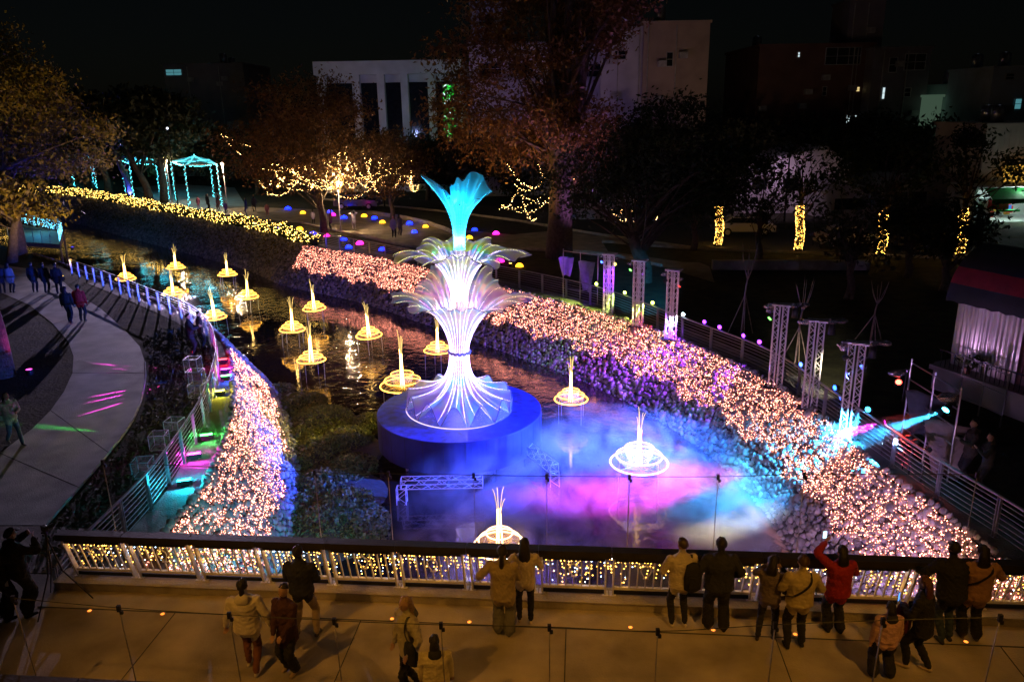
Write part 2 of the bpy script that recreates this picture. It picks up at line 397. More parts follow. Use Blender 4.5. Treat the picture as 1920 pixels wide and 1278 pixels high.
m_ = MB(); K = curve([at(x, y, ZP) for x, y in [(690,402),(760,412),(820,428),(850,440)]], 30); m_.tube(K + [0,0,.16], .2, 4)
st('kerb', m_, KERBC)
for a in ([(1130,455),(1300,468),(1600,480),(1900,489)], [(905,470),(1000,470),(1130,478),(1240,500)], [(600,374),(900,406),(1120,441),(1300,467)]):
    m_ = MB(); K = curve([at(x, y, ZP) for x, y in a], 40); m_.tube(K + [0,0,.06], .14, 4); st('kerb', m_, KERBC)
m_ = MB(); m_.box((0,0,.25), (9, .5, .6)); o = st('low_wall', m_, KERBC); q = at(1480, 505, ZP); o.location = (q[0], q[1], ZP); o.rotation_euler[2] = R_(-6); o['kind'] = 'structure'

# ================================================================== BRIDGE
U = np.array([.99586, -.0909, 0]); Nn = np.array([.0909, .99586, 0]); K0 = np.array([.31, 12.21, 0])
def bp(u, v, z=0.): return K0 + U * u + Nn * v + np.array([0, 0, z])
BROT = math.atan2(U[1], U[0])
m_ = MB()
def slab(mb, u0, u1, v0, v1, z0, z1): mb.box(bp((u0+u1)/2, (v0+v1)/2, (z0+z1)/2), (u1-u0, v1-v0, z1-z0), BROT)
slab(m_, -20, 14, -4.4, .5, -.55, -.004); st('bridge_deck', m_, CONC)
m_ = MB(); slab(m_, -9.3, 14, -.52, -.004, -.002, .006); st('deck_border', m_, pm('border_concrete', (.44, .38, .28), .7, 0, (1.8, .18), (30, .25)))
m_ = MB(); slab(m_, -9.3, 14, -.545, -.522, -.002, .003); st('deck_joint', m_, pm('joint_gap', (.06, .06, .06), .9))
for u in (-6.6, -3.1, .6, 4.2, 7.9):
    m_ = MB(); slab(m_, u, u+.015, -4.3, -.55, -.003, .003); st('deck_joint', m_, MATS['joint_gap'])
m_ = MB(); slab(m_, -9.3, 14, 0, .48, -.3, .17); slab(m_, -9.32, 14.02, -.03, .46, .17, .19); st('bridge_kerb', m_, KERBC)
m_ = MB(); slab(m_, -20, 14, -4.6, -4.0, -.5, .17); st('bridge_kerb', m_, KERBC)
# railing with inward lean; panels of 1.27 m
RAILW = pm('pale_rail_paint', (.8, .79, .8), .45, 0., (9, .12))
HAND = pm('dark_timber_handrail', (.025, .022, .02), .5, 0, (5, .3), (20, .2))
railing = thing('bridge_railing', 'pale metal baluster railing with thick dark handrail along the kerb behind the onlookers', 'railing', bp(0, .25, .19))
def rp(u, h): return bp(u, .27 - .3 * h / 1.02, .19 + h)      # a point on the leaning plane of the railing
PAN = 1.30; u0 = -8.95
protoB = None
BULB_U = []
for k in range(16):
    a = u0 + k * PAN; b_ = a + PAN - .14
    m_ = MB(); m_.bar(rp(a - .04, 1.04), rp(a + PAN - .05, 1.04), .20, .13); m_.build('handrail', HAND, railing)
    for q in (a, b_):
        m_ = MB(); m_.bar(rp(q, 0), rp(q, .99), .03, .1, Nn); m_.box(rp(q, .0), (.12, .16, .02), BROT); m_.build('post', RAILW, railing)
    m_ = MB(); m_.bar(rp(a + .02, .88), rp(b_ - .02, .88), .05, .06); m_.build('top_rail', HAND, railing)
    m_ = MB(); m_.bar(rp(a + .02, .16), rp(b_ - .02, .16), .06, .05); m_.build('bottom_rail', RAILW, railing)
    m_ = MB(); m_.bar(rp(a + .02, .06), rp(b_ - .02, .06), .05, .07); m_.build('toe_rail', DARKM, railing)
    for j in range(1, 8):
        u = a + (b_ - a) * j / 8
        if j == 4:   # ornament shaped like a light bulb, on a short stem
            m_ = MB(); z0 = .42
            pr = [(.028, 0), (.032, .05), (.075, .13), (.095, .20), (.075, .27), (.03, .31)]
            ou = [rp(u - w_, z0 + h) for w_, h in pr] + [rp(u + w_, z0 + h) for w_, h in pr[::-1]]
            m_.tube(ou, .013, 5, closed=True); m_.bar(rp(u, .18), rp(u, z0), .02); m_.bar(rp(u, z0 + .31), rp(u, .86), .02); m_.bar(rp(u-.05, z0+.005), rp(u+.05, z0+.005), .02)
            m_.build('bulb_ornament', RAILW, railing); continue
        m_ = MB(); m_.bar(rp(u, .18), rp(u, .86), .022, .03, Nn); m_.build('baluster', RAILW, railing)
    BULB_U.append((a, b_))
# icicle lights hung on the outside of the railing
Bi, Wi = [], MB()
for a, b_ in BULB_U:
    for u in np.arange(a - .05, b_ + .1, .065):
        L = rng.choice([.2, .35, .5, .62]); n = int(L / .085) + 1; uu = u + rng.uniform(-.02, .02)
        for j in range(n):
            if rng.random() < .8: Bi.append(rp(uu + rng.uniform(-.02, .02), .84 - j * .085 + rng.uniform(-.02, .02)) + Nn * (.05 + rng.uniform(0, .03)))
        Wi.tube([rp(uu, .86) + Nn * .05, rp(uu, .86 - L) + Nn * .05], .0025, 3, cap=False)
Bi = np.array(Bi)
ic = thing('icicle_lights', 'amber icicle light strings hanging behind the bridge railing', 'fairy lights', bp(0, .3, .4))
cold = rng.random(len(Bi)) < .16
bulbs('bulb', Bi[~cold], .0125, em('amber_bulb', (1., .46, .06), 14, .6), ic)
bulbs('bulb', Bi[cold], .0115, em('cool_bulb', (.5, .7, 1.), 14, .5), ic)
Wi.build('cable', WIREB, ic)
NV = (at(0, 1262, 1.185) - K0) @ Nn - .1
# near side handrail, its posts below the frame
nr = thing('bridge_railing', 'dark handrail on posts at the deck edge nearest the camera side', 'railing', bp(0, -4.2, .17))
for k in range(14):
    a = -9.4 + k * 1.6
    m_ = MB(); m_.bar(bp(a, NV, 1.12), bp(a + 1.58, NV, 1.12), .18, .13); m_.build('handrail', HAND, nr)
    m_ = MB(); m_.bar(bp(a + .8, NV - .25, 0), bp(a + .8, NV, 1.06), .05, .1, Nn); m_.build('post', RAILW, nr)
# recessed amber floor lights
for i, (x, y) in enumerate([(168,1145),(305,1151),(735,1160),(880,1166),(1030,1173),(1182,1176),(1337,1181),(1491,1189),(1811,1203)]):
    q = at(x, y, 0.); o = thing('floor_light', 'small round amber light sunk into the deck border', 'floor light', (q[0], q[1], .006), 0, 'amber lights along the deck border')
    m_ = MB(); m_.lathe([(.055, 0), (.062, .006), (.05, .010), (.045, .006)], 16, q + [0,0,.006]); m_.build('rim', STEEL, o, True)
    m_ = MB(); m_.lathe([(.036, 0.006), (.025, .009), (.001, .010)], 16, q + [0,0,.006]); m_.build('lens', em('amber_floor_lens', (1., .24, .03), 2.2), o, True)
# cable rods along both edges
ROD = pm('galvanised_rod', (.3, .28, .27), .45, .7, (18, .15))
def rod(base, top, label, group):
    o = thing('cable_rod', label, 'rod', base, 0, group)
    m_ = MB(); m_.tube([base, top], .009, 6); m_.lathe([(.05, 0), (.05, .015), (.015, .02)], 10, base); m_.build('pole', ROD, o, True)
    m_ = MB(); m_.box(np.asarray(top) + [0,0,.02], (.05, .04, .10)); m_.box(np.asarray(top) + [.03,0,-.05], (.04, .03, .05)); m_.build('clamp', BLACKP, o)
fartop = []
for x, y in [(193,868),(590,887),(728,890),(888,893),(1025,895),(1180,896),(1346,896),(1508,892),(1832,892)]:
    # stand on the outer edge of the kerb
    for z in np.linspace(1.2, 3.2, 81):
        q = at(x, y, z); v = (q - K0) @ Nn
        if v < .44: break
    b0 = q.copy(); b0[2] = -.05; fartop.append(q); rod(b0 + Nn*.02, q, 'thin upright rod on the outer bridge edge carrying the overhead cable', 'rods on the outer bridge edge')
o = tag(MB().tube(np.concatenate([curve(np.array(fartop) + [0,0,.03], 60)]), .007, 4).build('overhead_cable', WIREB), 'black cable strung along the tops of the outer rods above the river', 'cable')
neartop = []
for x, y in [(25,1124),(223,1142),(430,1155),(627,1166),(827,1174),(1030,1178),(1233,1186),(1453,1174),(1655,1166),(1875,1160)]:
    for z in np.linspace(1.2, 3.2, 81):
        q = at(x, y, z); v = (q - K0) @ Nn
        if v < -3.15: break
    b0 = bp((q - K0) @ U, -3.05, 0); neartop.append(q); rod(b0, q, 'thin upright rod on the near deck edge carrying the lower cable', 'rods on the near deck edge')
tag(MB().tube(curve(np.array(neartop) + [0,0,.03], 60), .007, 4).build('overhead_cable', WIREB), 'black cable strung along the tops of the near rods above the deck', 'cable')
# wash lamps under the bridge edge; violet and pinkish ones added as fill, cyan one assumed
for u, c, aim, pw, an, lb in ((6.5, (.55, .35, .95), (8.6, 21.0, -2.4), 240, 80, 'added violet fill lamp under the bridge edge at the long bank'), (7.6, (1, .6, .5), (9.4, 16.5, -2.0), 40, 80, 'added pinkish fill lamp under the bridge edge near the house end'), (-4.0, (.02, .75, .9), (-6.2, 16.6, -2.6), 260, 80, 'assumed cyan wash lamp under the bridge edge at the weeds'), (-.5, (.16, .1, 1), (-1.5, 16.5, -3.2), 520, 110, 'added violet fill lamp under the middle of the bridge edge')):
    q = bp(u, .62, -.35); o = thing('added_wash_lamp', lb, 'stage lamp', q); aim = np.array(aim); d_ = (aim - q)/np.linalg.norm(aim - q); m_ = MB(); m_.tube([q - d_*.12, q], [.06, .09], 12); m_.build('lamp_head', BLACKP, o, True); m_ = MB(); m_.tube([q, q + d_*.01], [.08, .05], 12); m_.build('lens', em('wl_%d%d%d' % tuple(int(v*99) for v in c), c, 5), o); m_ = MB(); m_.bar(q - d_*.1, bp(u, .5, -.3), .03); m_.build('bracket', DARKM, o)
    lamp('wash_light', q + d_*.03, c, pw, o, aim, an, .9, .08)
# two assumed tall street lamps, unseen on the camera side, lighting the deck
for u, lb in ((-8.0, 'assumed tall street lamp behind the camera side of the bridge, by the path end'), (8.0, 'assumed tall street lamp behind the camera side of the bridge, by the house end')):
    q = bp(u, -9.5, -.6); o = thing('assumed_street_lamp', lb, 'street lamp', q, 0, 'assumed bridge street lamps')
    m_ = MB(); m_.tube([q, q+[0,0,11.2]], [.1, .06], 10); m_.tube([q+[0,0,11.2], q+Nn*1.0+[0,0,11.6]], .04, 8); m_.build('pole', DARKM, o, True)
    m_ = MB(); m_.box(q+Nn*1.2+[0,0,11.6], (.22, .6, .08), BROT); m_.build('lamp_head', DARKM, o)
    m_ = MB(); m_.box(q+Nn*1.2+[0,0,11.552], (.18, .5, .012), BROT); m_.build('lens', em('street_lens', (1., .66, .28), 3), o)
    lamp('lamp_light', q+Nn*1.2+[0,0,11.5], (1., .42, .045), 330, o, bp(u*.35, -.9, 0), 60, 1., .2)
# ================================================================== FLOWER SCULPTURE ON ITS ISLAND
FC = np.array([-1.97, 26.45, 0]); ZT = -1.7
plat = thing('round_platform', 'large round dark blue stage platform standing in the river under the flower', 'platform', (FC[0], FC[1], ZW))
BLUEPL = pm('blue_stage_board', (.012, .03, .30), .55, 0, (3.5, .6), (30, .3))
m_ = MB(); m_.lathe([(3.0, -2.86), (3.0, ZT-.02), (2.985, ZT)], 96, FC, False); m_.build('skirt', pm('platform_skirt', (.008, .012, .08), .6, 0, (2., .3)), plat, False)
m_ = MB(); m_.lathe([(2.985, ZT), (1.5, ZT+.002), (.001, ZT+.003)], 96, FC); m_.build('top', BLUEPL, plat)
m_ = MB(); m_.lathe([(3.0, -2.86), (.01, -2.86)], 48, FC); m_.build('underside', DARKM, plat)
for k in range(10):
    th = k*2*math.pi/10+.2; m_ = MB(); q = FC + [2.6*math.cos(th), 2.6*math.sin(th), 0]; m_.tube([q+[0,0,ZW-.4], q+[0,0,-2.87]], .05, 6); m_.build('leg', STEEL, plat)
for k in range(26):   # board seams of the skirt
    th = k*2*math.pi/26; m_ = MB(); q = FC + [3.003*math.cos(th), 3.003*math.sin(th), 0]; m_.bar(q+[0,0,-2.85], q+[0,0,ZT-.03], .012, .006, (math.cos(th), math.sin(th), 0)); m_.build('seam', DARKM, plat)
def film_mat(name, cols, trans=.55):
    M = bpy.data.materials.new(name); M.use_nodes = True; t = M.node_tree; t.nodes.remove(t.nodes['Principled BSDF']); out = t.nodes['Material Output']
    tc = t.nodes.new('ShaderNodeTexCoord'); n = t.nodes.new('ShaderNodeTexNoise'); n.inputs['Scale'].default_value = 1.1; n.inputs['Detail'].default_value = 1.5
    t.links.new(tc.outputs['Object'], n.inputs['Vector'])
    lw = t.nodes.new('ShaderNodeLayerWeight'); lw.inputs[0].default_value = .5
    ad = t.nodes.new('ShaderNodeMath'); ad.operation = 'ADD'; t.links.new(n.outputs['Fac'], ad.inputs[0])
    sm = t.nodes.new('ShaderNodeMath'); sm.operation = 'MULTIPLY'; sm.inputs[1].default_value = .5; t.links.new(lw.outputs['Facing'], sm.inputs[0]); t.links.new(sm.outputs[0], ad.inputs[1])
    cr = t.nodes.new('ShaderNodeValToRGB'); e = cr.color_ramp.elements
    e[0].position = .35; e[1].position = .95; e[0].color = (*cols[0], 1); e[1].color = (*cols[-1], 1)
    for i, c in enumerate(cols[1:-1]): q = e.new(.35 + .6 * (i+1) / (len(cols)-1)); q.color = (*c, 1)
    t.links.new(ad.outputs[0], cr.inputs['Fac'])
    tl = t.nodes.new('ShaderNodeBsdfTranslucent'); df = t.nodes.new('ShaderNodeBsdfDiffuse'); gl = t.nodes.new('ShaderNodeBsdfGlossy'); gl.inputs['Roughness'].default_value = .25
    for s_ in (tl, df, gl): t.links.new(cr.outputs['Color'], s_.inputs['Color'])
    m1 = t.nodes.new('ShaderNodeMixShader'); m1.inputs[0].default_value = .5; t.links.new(tl.outputs[0], m1.inputs[1]); t.links.new(df.outputs[0], m1.inputs[2])
    m2 = t.nodes.new('ShaderNodeMixShader'); m2.inputs[0].default_value = .25; t.links.new(m1.outputs[0], m2.inputs[1]); t.links.new(gl.outputs[0], m2.inputs[2])
    tr = t.nodes.new('ShaderNodeBsdfTransparent'); tr.inputs[0].default_value = (.95, .95, .97, 1)
    m3 = t.nodes.new('ShaderNodeMixShader'); m3.inputs[0].default_value = 1 - trans; t.links.new(tr.outputs[0], m3.inputs[1]); t.links.new(m2.outputs[0], m3.inputs[2])
    t.links.new(m3.outputs[0], out.inputs[0]); return M
FILM_W = film_mat('iridescent_film_pale', [(.3, .8, 1), (.8, .5, 1), (1, .95, .6), (.5, 1, .9), (1, .55, .95)], .26)
FILM_Y = film_mat('iridescent_film_lime', [(.3, 1, .4), (.95, .95, .12), (1, .98, .5), (.6, .5, 1), (.9, 1, .15)], .2)
FILM_C = film_mat('iridescent_film_cyan', [(.05, .7, 1), (.1, .8, 1), (.25, .9, 1), (.3, .85, 1)], .30)
flower = thing('flower_sculpture', 'tall glowing three-tier flower of iridescent film and LED ribs crowned by a cyan trumpet', 'light sculpture', (FC[0], FC[1], ZT))
flower.rotation_euler = (0, R_(2.0), 0)
LED_V = em('led_violet_white', (.56, .42, 1.), 10, .2); LED_W = em('led_petal_white', (.95, .9, .36), 5.5, .25); LED_C = em('led_cyan', (.03, .55, 1.), 8, .2)
EDGE = pm('petal_wire', (.16, .12, .16), .5, .3)
BX = np.array([[-1,-1,-1],[1,-1,-1],[1,1,-1],[-1,1,-1],[-1,-1,1],[1,-1,1],[1,1,1],[-1,1,1.]])
def bez(P, t):
    t = t[:, None]; return (1-t)**3*P[0] + 3*(1-t)**2*t*P[1] + 3*(1-t)*t*t*P[2] + t**3*P[3]
def tier(z0, r0, prof, nth, nr, film, led, led2, split, edge=True, rib_phase=0., bead=.052, br=.014):
    """prof(theta) -> four control points in (r, z); ribs of LED beads follow lines of constant theta"""
    T = np.linspace(0, 2*math.pi, nth, endpoint=False); tt = np.linspace(0, 1, 22); G = []
    for th in T:
        c = bez(np.array(prof(th), float), tt); G.append(np.stack([c[:, 0]*math.cos(th), c[:, 0]*math.sin(th), c[:, 1]], 1))
    G = np.array(G).transpose(1, 0, 2)
    cut = 13
    m_ = MB(); m_.grid(G[:cut+1], True); m_.build('film', film[0], flower, True, rel=False)
    m_ = MB(); m_.grid(G[cut:], True); m_.build('petal', film[1], flower, True, rel=False)
    if edge: m_ = MB(); m_.tube(G[-1], .012, 4, closed=True); m_.build('petal_wire', EDGE, flower, rel=False)
    VA, VB = [], []
    for k in range(nr):
        th = 2*math.pi*(k + rib_phase)/nr
        t_ = np.linspace(0, 1, 200); c = bez(np.array(prof(th), float), t_); P = np.stack([c[:, 0]*math.cos(th), c[:, 0]*math.sin(th), c[:, 1]], 1)
        L = np.r_[0, np.cumsum(np.linalg.norm(np.diff(P, axis=0), axis=1))]
        s = np.arange(0, L[-1] - .02, bead); Q = np.stack([np.interp(s, L, P[:, i]) for i in range(3)], 1)
        Q[:, :2] *= (1 + .012 / np.maximum(np.linalg.norm(Q[:, :2], axis=1), .2))[:, None]
        ks = int(len(Q) * split(th)); VA.append(Q[:ks]); VB.append(Q[ks:])
    for VV, mt, rb in ((VA, led, br), (VB, led2, br*.62)):
        Q = np.concatenate(VV)
        if len(Q): bulbs('led_rib', Q, rb, mt, None).parent = flower
A0 = lambda th: 0.
def lob(th, n, ph, p=1.): return (.5 + .5*math.cos(n*th + ph))**p
# skirt (opens downward)
def prof_a(th):
    wv = lob(th, 12, .4, .7); return [(.33, 2.2), (.34, 1.25), (.62, .55 + .25*wv), (1.86 + .07*(1-wv), .06 + .72*wv)]
tier(0, .33, prof_a, 240, 36, (FILM_W, FILM_W), LED_V, LED_V, lambda th: .9, bead=.05)
m_ = MB(); a = np.linspace(0, 2*math.pi, 72, endpoint=False); m_.tube(np.stack([1.93*np.cos(a), 1.93*np.sin(a), np.full(72, .03)], 1), .02, 5, closed=True); m_.build('base_ring', em('ring_glow', (.9, .7, 1), 1.2), flower, rel=False)
G = []
for fz in (0., .5, 1.):
    G.append([[1.93*math.cos(q), 1.93*math.sin(q), .03 + fz*max(.0, .03 + .72*lob(q, 12, .4, .7))*.98] for q in np.linspace(0, 2*math.pi, 240, endpoint=False)])
m_ = MB(); m_.grid(G, True); m_.build('skirt_film', film_mat('skirt_clear_film', [(.5, .85, 1), (.9, .7, 1), (1, .95, .8), (.95, .75, 1)], .78), flower, True, rel=False)
def petals(specs, th, base):
    """specs: (angle deg, half-width deg, extra radius, z offset); smooth bumps"""
    R, Z = 0., 0.
    for a_, w_, er, ez in specs:
        d = (math.degrees(th) - a_ + 180) % 360 - 180; g_ = math.exp(-(d / w_)**2); R += er*g_; Z += ez*g_
    return base[0] + R, base[1] + Z
SB = [(180, 20, 1.5, .22), (122, 24, 1.05, .95), (60, 24, .95, 1.0), (2, 20, 1.55, .28), (-34, 19, .75, -.12), (216, 19, .8, -.14), (-90, 30, .28, -.05), (152, 10, .25, .3), (32, 10, .25, .3)]
def prof_b(th):
    R, Z = petals(SB, th, (.95, 4.12)); rf = .10*math.sin(15*th+.7*math.sin(3*th))*(R-.8)/1.4; R *= 1 + .05*math.sin(21*th+1)
    return [(.32, 2.2), (.30, 2.95), (.40 + .34*R, 4.05 + .9*(Z-4.12) + .22*(R-.9)), (R, Z + rf - .12*(R-.9))]
tier(2.2, .32, prof_b, 160, 30, (FILM_W, FILM_W), LED_V, LED_W, lambda th: .70)
m_ = MB(); m_.tube(np.stack([.38*np.cos(a), .38*np.sin(a), 2.2 + .03*np.sin(14*a)], 1), .045, 6, closed=True); m_.build('collar', pm('violet_collar', (.3, .22, .5), .6), flower, rel=False)
SCc = [(183, 21, 1.55, -.05), (138, 20, 1.0, .32), (95, 18, .75, .4), (52, 20, .85, .3), (6, 22, 1.65, .08), (-38, 21, .8, -.3), (-90, 26, .3, .0), (224, 21, .75, -.24)]
def prof_c(th):
    R, Z = petals(SCc, th, (.75, 5.9)); rf = .11*math.sin(14*th+1+.8*math.sin(2*th))*(R-.6)/1.4; R *= 1 + .05*math.sin(23*th)
    return [(.27, 4.12), (.25, 4.9), (.30 + .36*R, 5.95 + .9*(Z-5.9) + .26*(R-.7)), (R, Z + rf - .2*(R-.7))]
tier(4.12, .27, prof_c, 160, 28, (FILM_W, FILM_Y), LED_V, LED_W, lambda th: .72)
SD = [(178, 15, .88, .72), (4, 30, .66, .08), (52, 30, .52, .72), (105, 28, .12, .45), (-55, 30, .10, -.28), (-110, 26, .02, -.25)]
def prof_d(th):
    R, Z = petals(SD, th, (.40 + .05*math.sin(9*th), 7.72 + .07*math.cos(11*th)))
    return [(.18, 5.9), (.16, 7.0), (.24 + .1*R, 7.3 + .2*(Z-7.7)), (R, Z)]
tier(5.9, .18, prof_d, 144, 22, (FILM_C, FILM_C), LED_C, LED_C, lambda th: .93)
for hz, cc, pw in ((.75, (.8, .75, 1), 11), (4.3, (1, .85, 1), 15), (6.15, (1, 1, .6), 16), (7.6, (.05, .6, 1), 15)):
    l_ = lamp('film_fill_light', (0, 0, hz), cc, pw, None, size=.12); l_.parent = flower  # unseen point lights added inside the tiers so the film glows evenly
# outrigger truss in front of the platform
def truss_beam(m_, a, b, w, n, r=.016, upv=(0, 0, 1)):
    a = np.asarray(a, float); b = np.asarray(b, float); d = (b-a)/np.linalg.norm(b-a); upv = np.asarray(upv, float)
    x = np.cross(d, upv); x /= np.linalg.norm(x); y = np.cross(x, d); C = [(x*i + y*j)*w/2 for i, j in ((-1,-1),(1,-1),(1,1),(-1,1))]
    for c in C: m_.tube([a+c, b+c], r, 5)
    for i in range(n):
        p, q = a + (b-a)*i/n, a + (b-a)*(i+1)/n
        for k in range(4):
            c, e_ = C[k], C[(k+1) % 4]; m_.tube([p+c, q+e_] if i % 2 else [p+e_, q+c], r*.6, 4, cap=False)
    for e_ in (a, b): 
        for k in range(4): m_.tube([e_+C[k], e_+C[(k+1) % 4]], r*.8, 4, cap=False)
p1, p2 = at(752, 905, -2.5), at(905, 902, -2.5)
for lb, (A_, B2) in (('silver box truss outrigger under the platform front, end leg in water', (p1, p2)), ('silver truss outrigger under the platform on its smoky side', (at(1040, 878, -2.6), at(985, 835, -2.6)))):
    o = thing('outrigger_truss', lb, 'truss', (A_[0], A_[1], ZW)); m_ = MB(); truss_beam(m_, A_, B2, .3, 8); m_.build('beam', ALU, o)
    m_ = MB(); truss_beam(m_, A_ + [0,0,-.15], [A_[0], A_[1], ZW - .2], .3, 3, upv=(0, 1, 0)); m_.build('leg', ALU, o)
# ================================================================== LOTUS LAMPS
NEON = em('neon_amber', (1., .45, .055), 7); NEONW = em('neon_stamen', (1., .55, .15), 13)
NEONP = em('neon_pale', (1., .6, .3), 5); 
def mesh_film(name, col, a):
    M = bpy.data.materials.new(name); M.use_nodes = True; t = M.node_tree; t.nodes.remove(t.nodes['Principled BSDF']); out = t.nodes['Material Output']
    tl = t.nodes.new('ShaderNodeBsdfTranslucent'); tl.inputs[0].default_value = (*col, 1); df = t.nodes.new('ShaderNodeBsdfDiffuse'); df.inputs[0].default_value = (*col, 1)
    m1 = t.nodes.new('ShaderNodeMixShader'); t.links.new(tl.outputs[0], m1.inputs[1]); t.links.new(df.outputs[0], m1.inputs[2])
    tr = t.nodes.new('ShaderNodeBsdfTransparent'); m3 = t.nodes.new('ShaderNodeMixShader')
    n = t.nodes.new('ShaderNodeTexNoise'); n.inputs['Scale'].default_value = 60; tc = t.nodes.new('ShaderNodeTexCoord'); t.links.new(tc.outputs['Object'], n.inputs['Vector'])
    mp = t.nodes.new('ShaderNodeMapRange'); mp.inputs['To Min'].default_value = a - .12; mp.inputs['To Max'].default_value = a + .12; t.links.new(n.outputs['Fac'], mp.inputs['Value']); t.links.new(mp.outputs[0], m3.inputs[0])
    t.links.new(tr.outputs[0], m3.inputs[1]); t.links.new(m1.outputs[0], m3.inputs[2]); t.links.new(m3.outputs[0], out.inputs[0]); return M
GAUZE = mesh_film('lotus_gauze', (.95, .75, .3), .26)
def lotus(R, label, group, hs=1., seed=0, neon=None):
    neon = neon or NEON; rr = random.Random(seed); o = thing('lotus_lamp', label, 'lamp', (0, 0, ZW), 0, group); z = .9; a = np.linspace(0, 2*math.pi, 40, endpoint=False)
    for fr, dz, rr_ in ((1., 0, .022), (.80, .17, .018), (.50, .36, .016)):
        dz *= R/.66; m_ = MB(); m_.tube(np.stack([fr*R*np.cos(a), fr*R*np.sin(a), np.full(40, z + dz)], 1), rr_, 6, closed=True); m_.build('neon_ring', neon, o, True, rel=False)
        m_ = MB(); m_.lathe([(fr*R, z+dz), (fr*R*.93, z+dz*.6-.05), (fr*R*.7, z+dz*.2-.10), (fr*R*.35, z-.13), (.05, z-.14)], 32); m_.build('gauze_bowl', GAUZE, o, True, rel=False)
    for k in range(5):
        th = k*1.257 + rr.random(); H = (1.75 + rr.uniform(-.35, .1))*hs; b_ = rr.uniform(.05, .16)
        P = [(.10*math.cos(th), .10*math.sin(th), z-.1), (.05*math.cos(th), .05*math.sin(th), z+H*.45), (.06*math.cos(th), .06*math.sin(th), z+H*.7), (b_*math.cos(th), b_*math.sin(th), z+H*.93), (b_*1.4*math.cos(th), b_*1.4*math.sin(th), z+H)]
        C = curve(P, 16); m_ = MB(); m_.tube(C[:11], .013, 5); m_.build('stamen', NEONW, o, True, rel=False)
        m_ = MB(); m_.tube(C[10:], .009, 5); m_.build('stamen_tip', em('neon_tip', (1., .66, .2), 1.6), o, True, rel=False)
    for k in range(4):
        th = k*math.pi/2 + .6; q = np.array([R*.95*math.cos(th), R*.95*math.sin(th), 0]); m_ = MB(); m_.tube([q + [0,0,-.4], q + [0,0,z-.05]], .012, 5); m_.build('leg', STEEL, o, rel=False)
    m_ = MB(); q = [np.array([R*.95*math.cos(k*math.pi/2+.6), R*.95*math.sin(k*math.pi/2+.6), z-.06]) for k in range(4)]
    for k in range(4): m_.tube([q[k], q[(k+1) % 4]], .011, 4)
    m_.tube([q[0], q[2]], .011, 4); m_.tube([q[1], q[3]], .011, 4); m_.build('frame', STEEL, o, rel=False)
    return o
small = [(1071,748),(820,657),(693,628),(583,675),(590,578),(547,617),(463,556),(403,595),(324,550),(426,515),(329,502),(235,522)]
SL = 'small amber neon lotus lamp with upright stamens standing in the river'
for i, (x, y) in enumerate(small):
    o = lotus(.66, SL, 'small lotus lamps in the river', 1. if i else 1.0, i)
    q = at(x, y, ZW + .9); o.location = (q[0], q[1], ZW); o.rotation_euler = (R_(rng.uniform(-3, 3)), R_(rng.uniform(-3, 3)), i*1.3)
for (x, y), R, lb, h_, ne in (((755,722), .94, 'large amber lotus lamp beside the round platform edge', 1.35, None), ((1198,866), .93, 'large pale pink lotus lamp with glowing rings near the cobble bank', 1.1, NEONP), ((937,1022), .70, 'pale lotus lamp rising just behind the bridge handrail', 1.0, NEONP)):
    o = lotus(R, lb, None, h_, int(x), ne); q = at(x, y, ZW + .9); o.location = (q[0], q[1], ZW)
# ================================================================== PROMENADE RAILINGS
def promenade_rail(name, label, pts, hgt_, spacing, nbar, lean=0., dbl=True, rail_mat=None, post_mat=None):
    rail_mat = rail_mat or STEEL; post_mat = post_mat or STEEL
    L = np.linalg.norm(np.diff(np.array(pts), axis=0), axis=1).sum(); n = max(2, int(L / spacing)); C = curve(pts, n * 4 + 1)
    o = thing(name, label, 'railing', (*C[0], ZP))
    m_ = MB(); m_.tube(np.c_[C, np.full(len(C), ZP + hgt_)], .035, 6); m_.build('handrail', rail_mat, o, True)
    for k in range(nbar):
        z = ZP + hgt_ * (.14 + .74 * k / (nbar - 1)); m_ = MB(); m_.tube(np.c_[C, np.full(len(C), z)], .011, 5); m_.build('rail', STEEL, o, True)
    T = np.gradient(C, axis=0); T /= np.linalg.norm(T, axis=1)[:, None]
    for i in range(0, len(C), 4):
        m_ = MB()
        for s_ in ((-.035, .035) if dbl else (0,)):
            b_ = np.r_[C[i] + T[i]*s_, ZP]; m_.bar(b_, b_ + [0, 0, hgt_ + .01], .02, .075, np.r_[T[i][1], -T[i][0], 0])
        m_.box(np.r_[C[i], ZP + .012], (.16, .12, .024), math.atan2(T[i][1], T[i][0])); m_.build('post', post_mat, o)
    return o, C
RRp = [tuple(at(x, y, ZP + 1.0)[:2]) for x, y in [(1920,957),(1760,862),(1640,785),(1545,722),(1440,655),(1280,595),(1128,540),(976,506),(860,486),(740,462),(640,444),(585,434)]]
RRp = [(11.2, 11.8)] + RRp
orr, RRC = promenade_rail('promenade_railing', 'long curved steel railing along the promenade above the cobble bank and trusses', RRp, 1.0, 1.75, 7)
LRp = [(-9.0, 13.2)] + [tuple(at(x, y, ZP + 1.0)[:2]) for x, y in [(155,1005),(280,880),(368,760),(398,685),(404,642),(390,602),(355,571),(280,541),(200,511),(130,486)]]
olr, LRC = promenade_rail('promenade_railing', 'curved steel railing beside the winding park path and coloured floodlights', LRp, 1.0, 1.3, 7, rail_mat=pm('rail_top_dark', (.2, .19, .22), .4, .5))
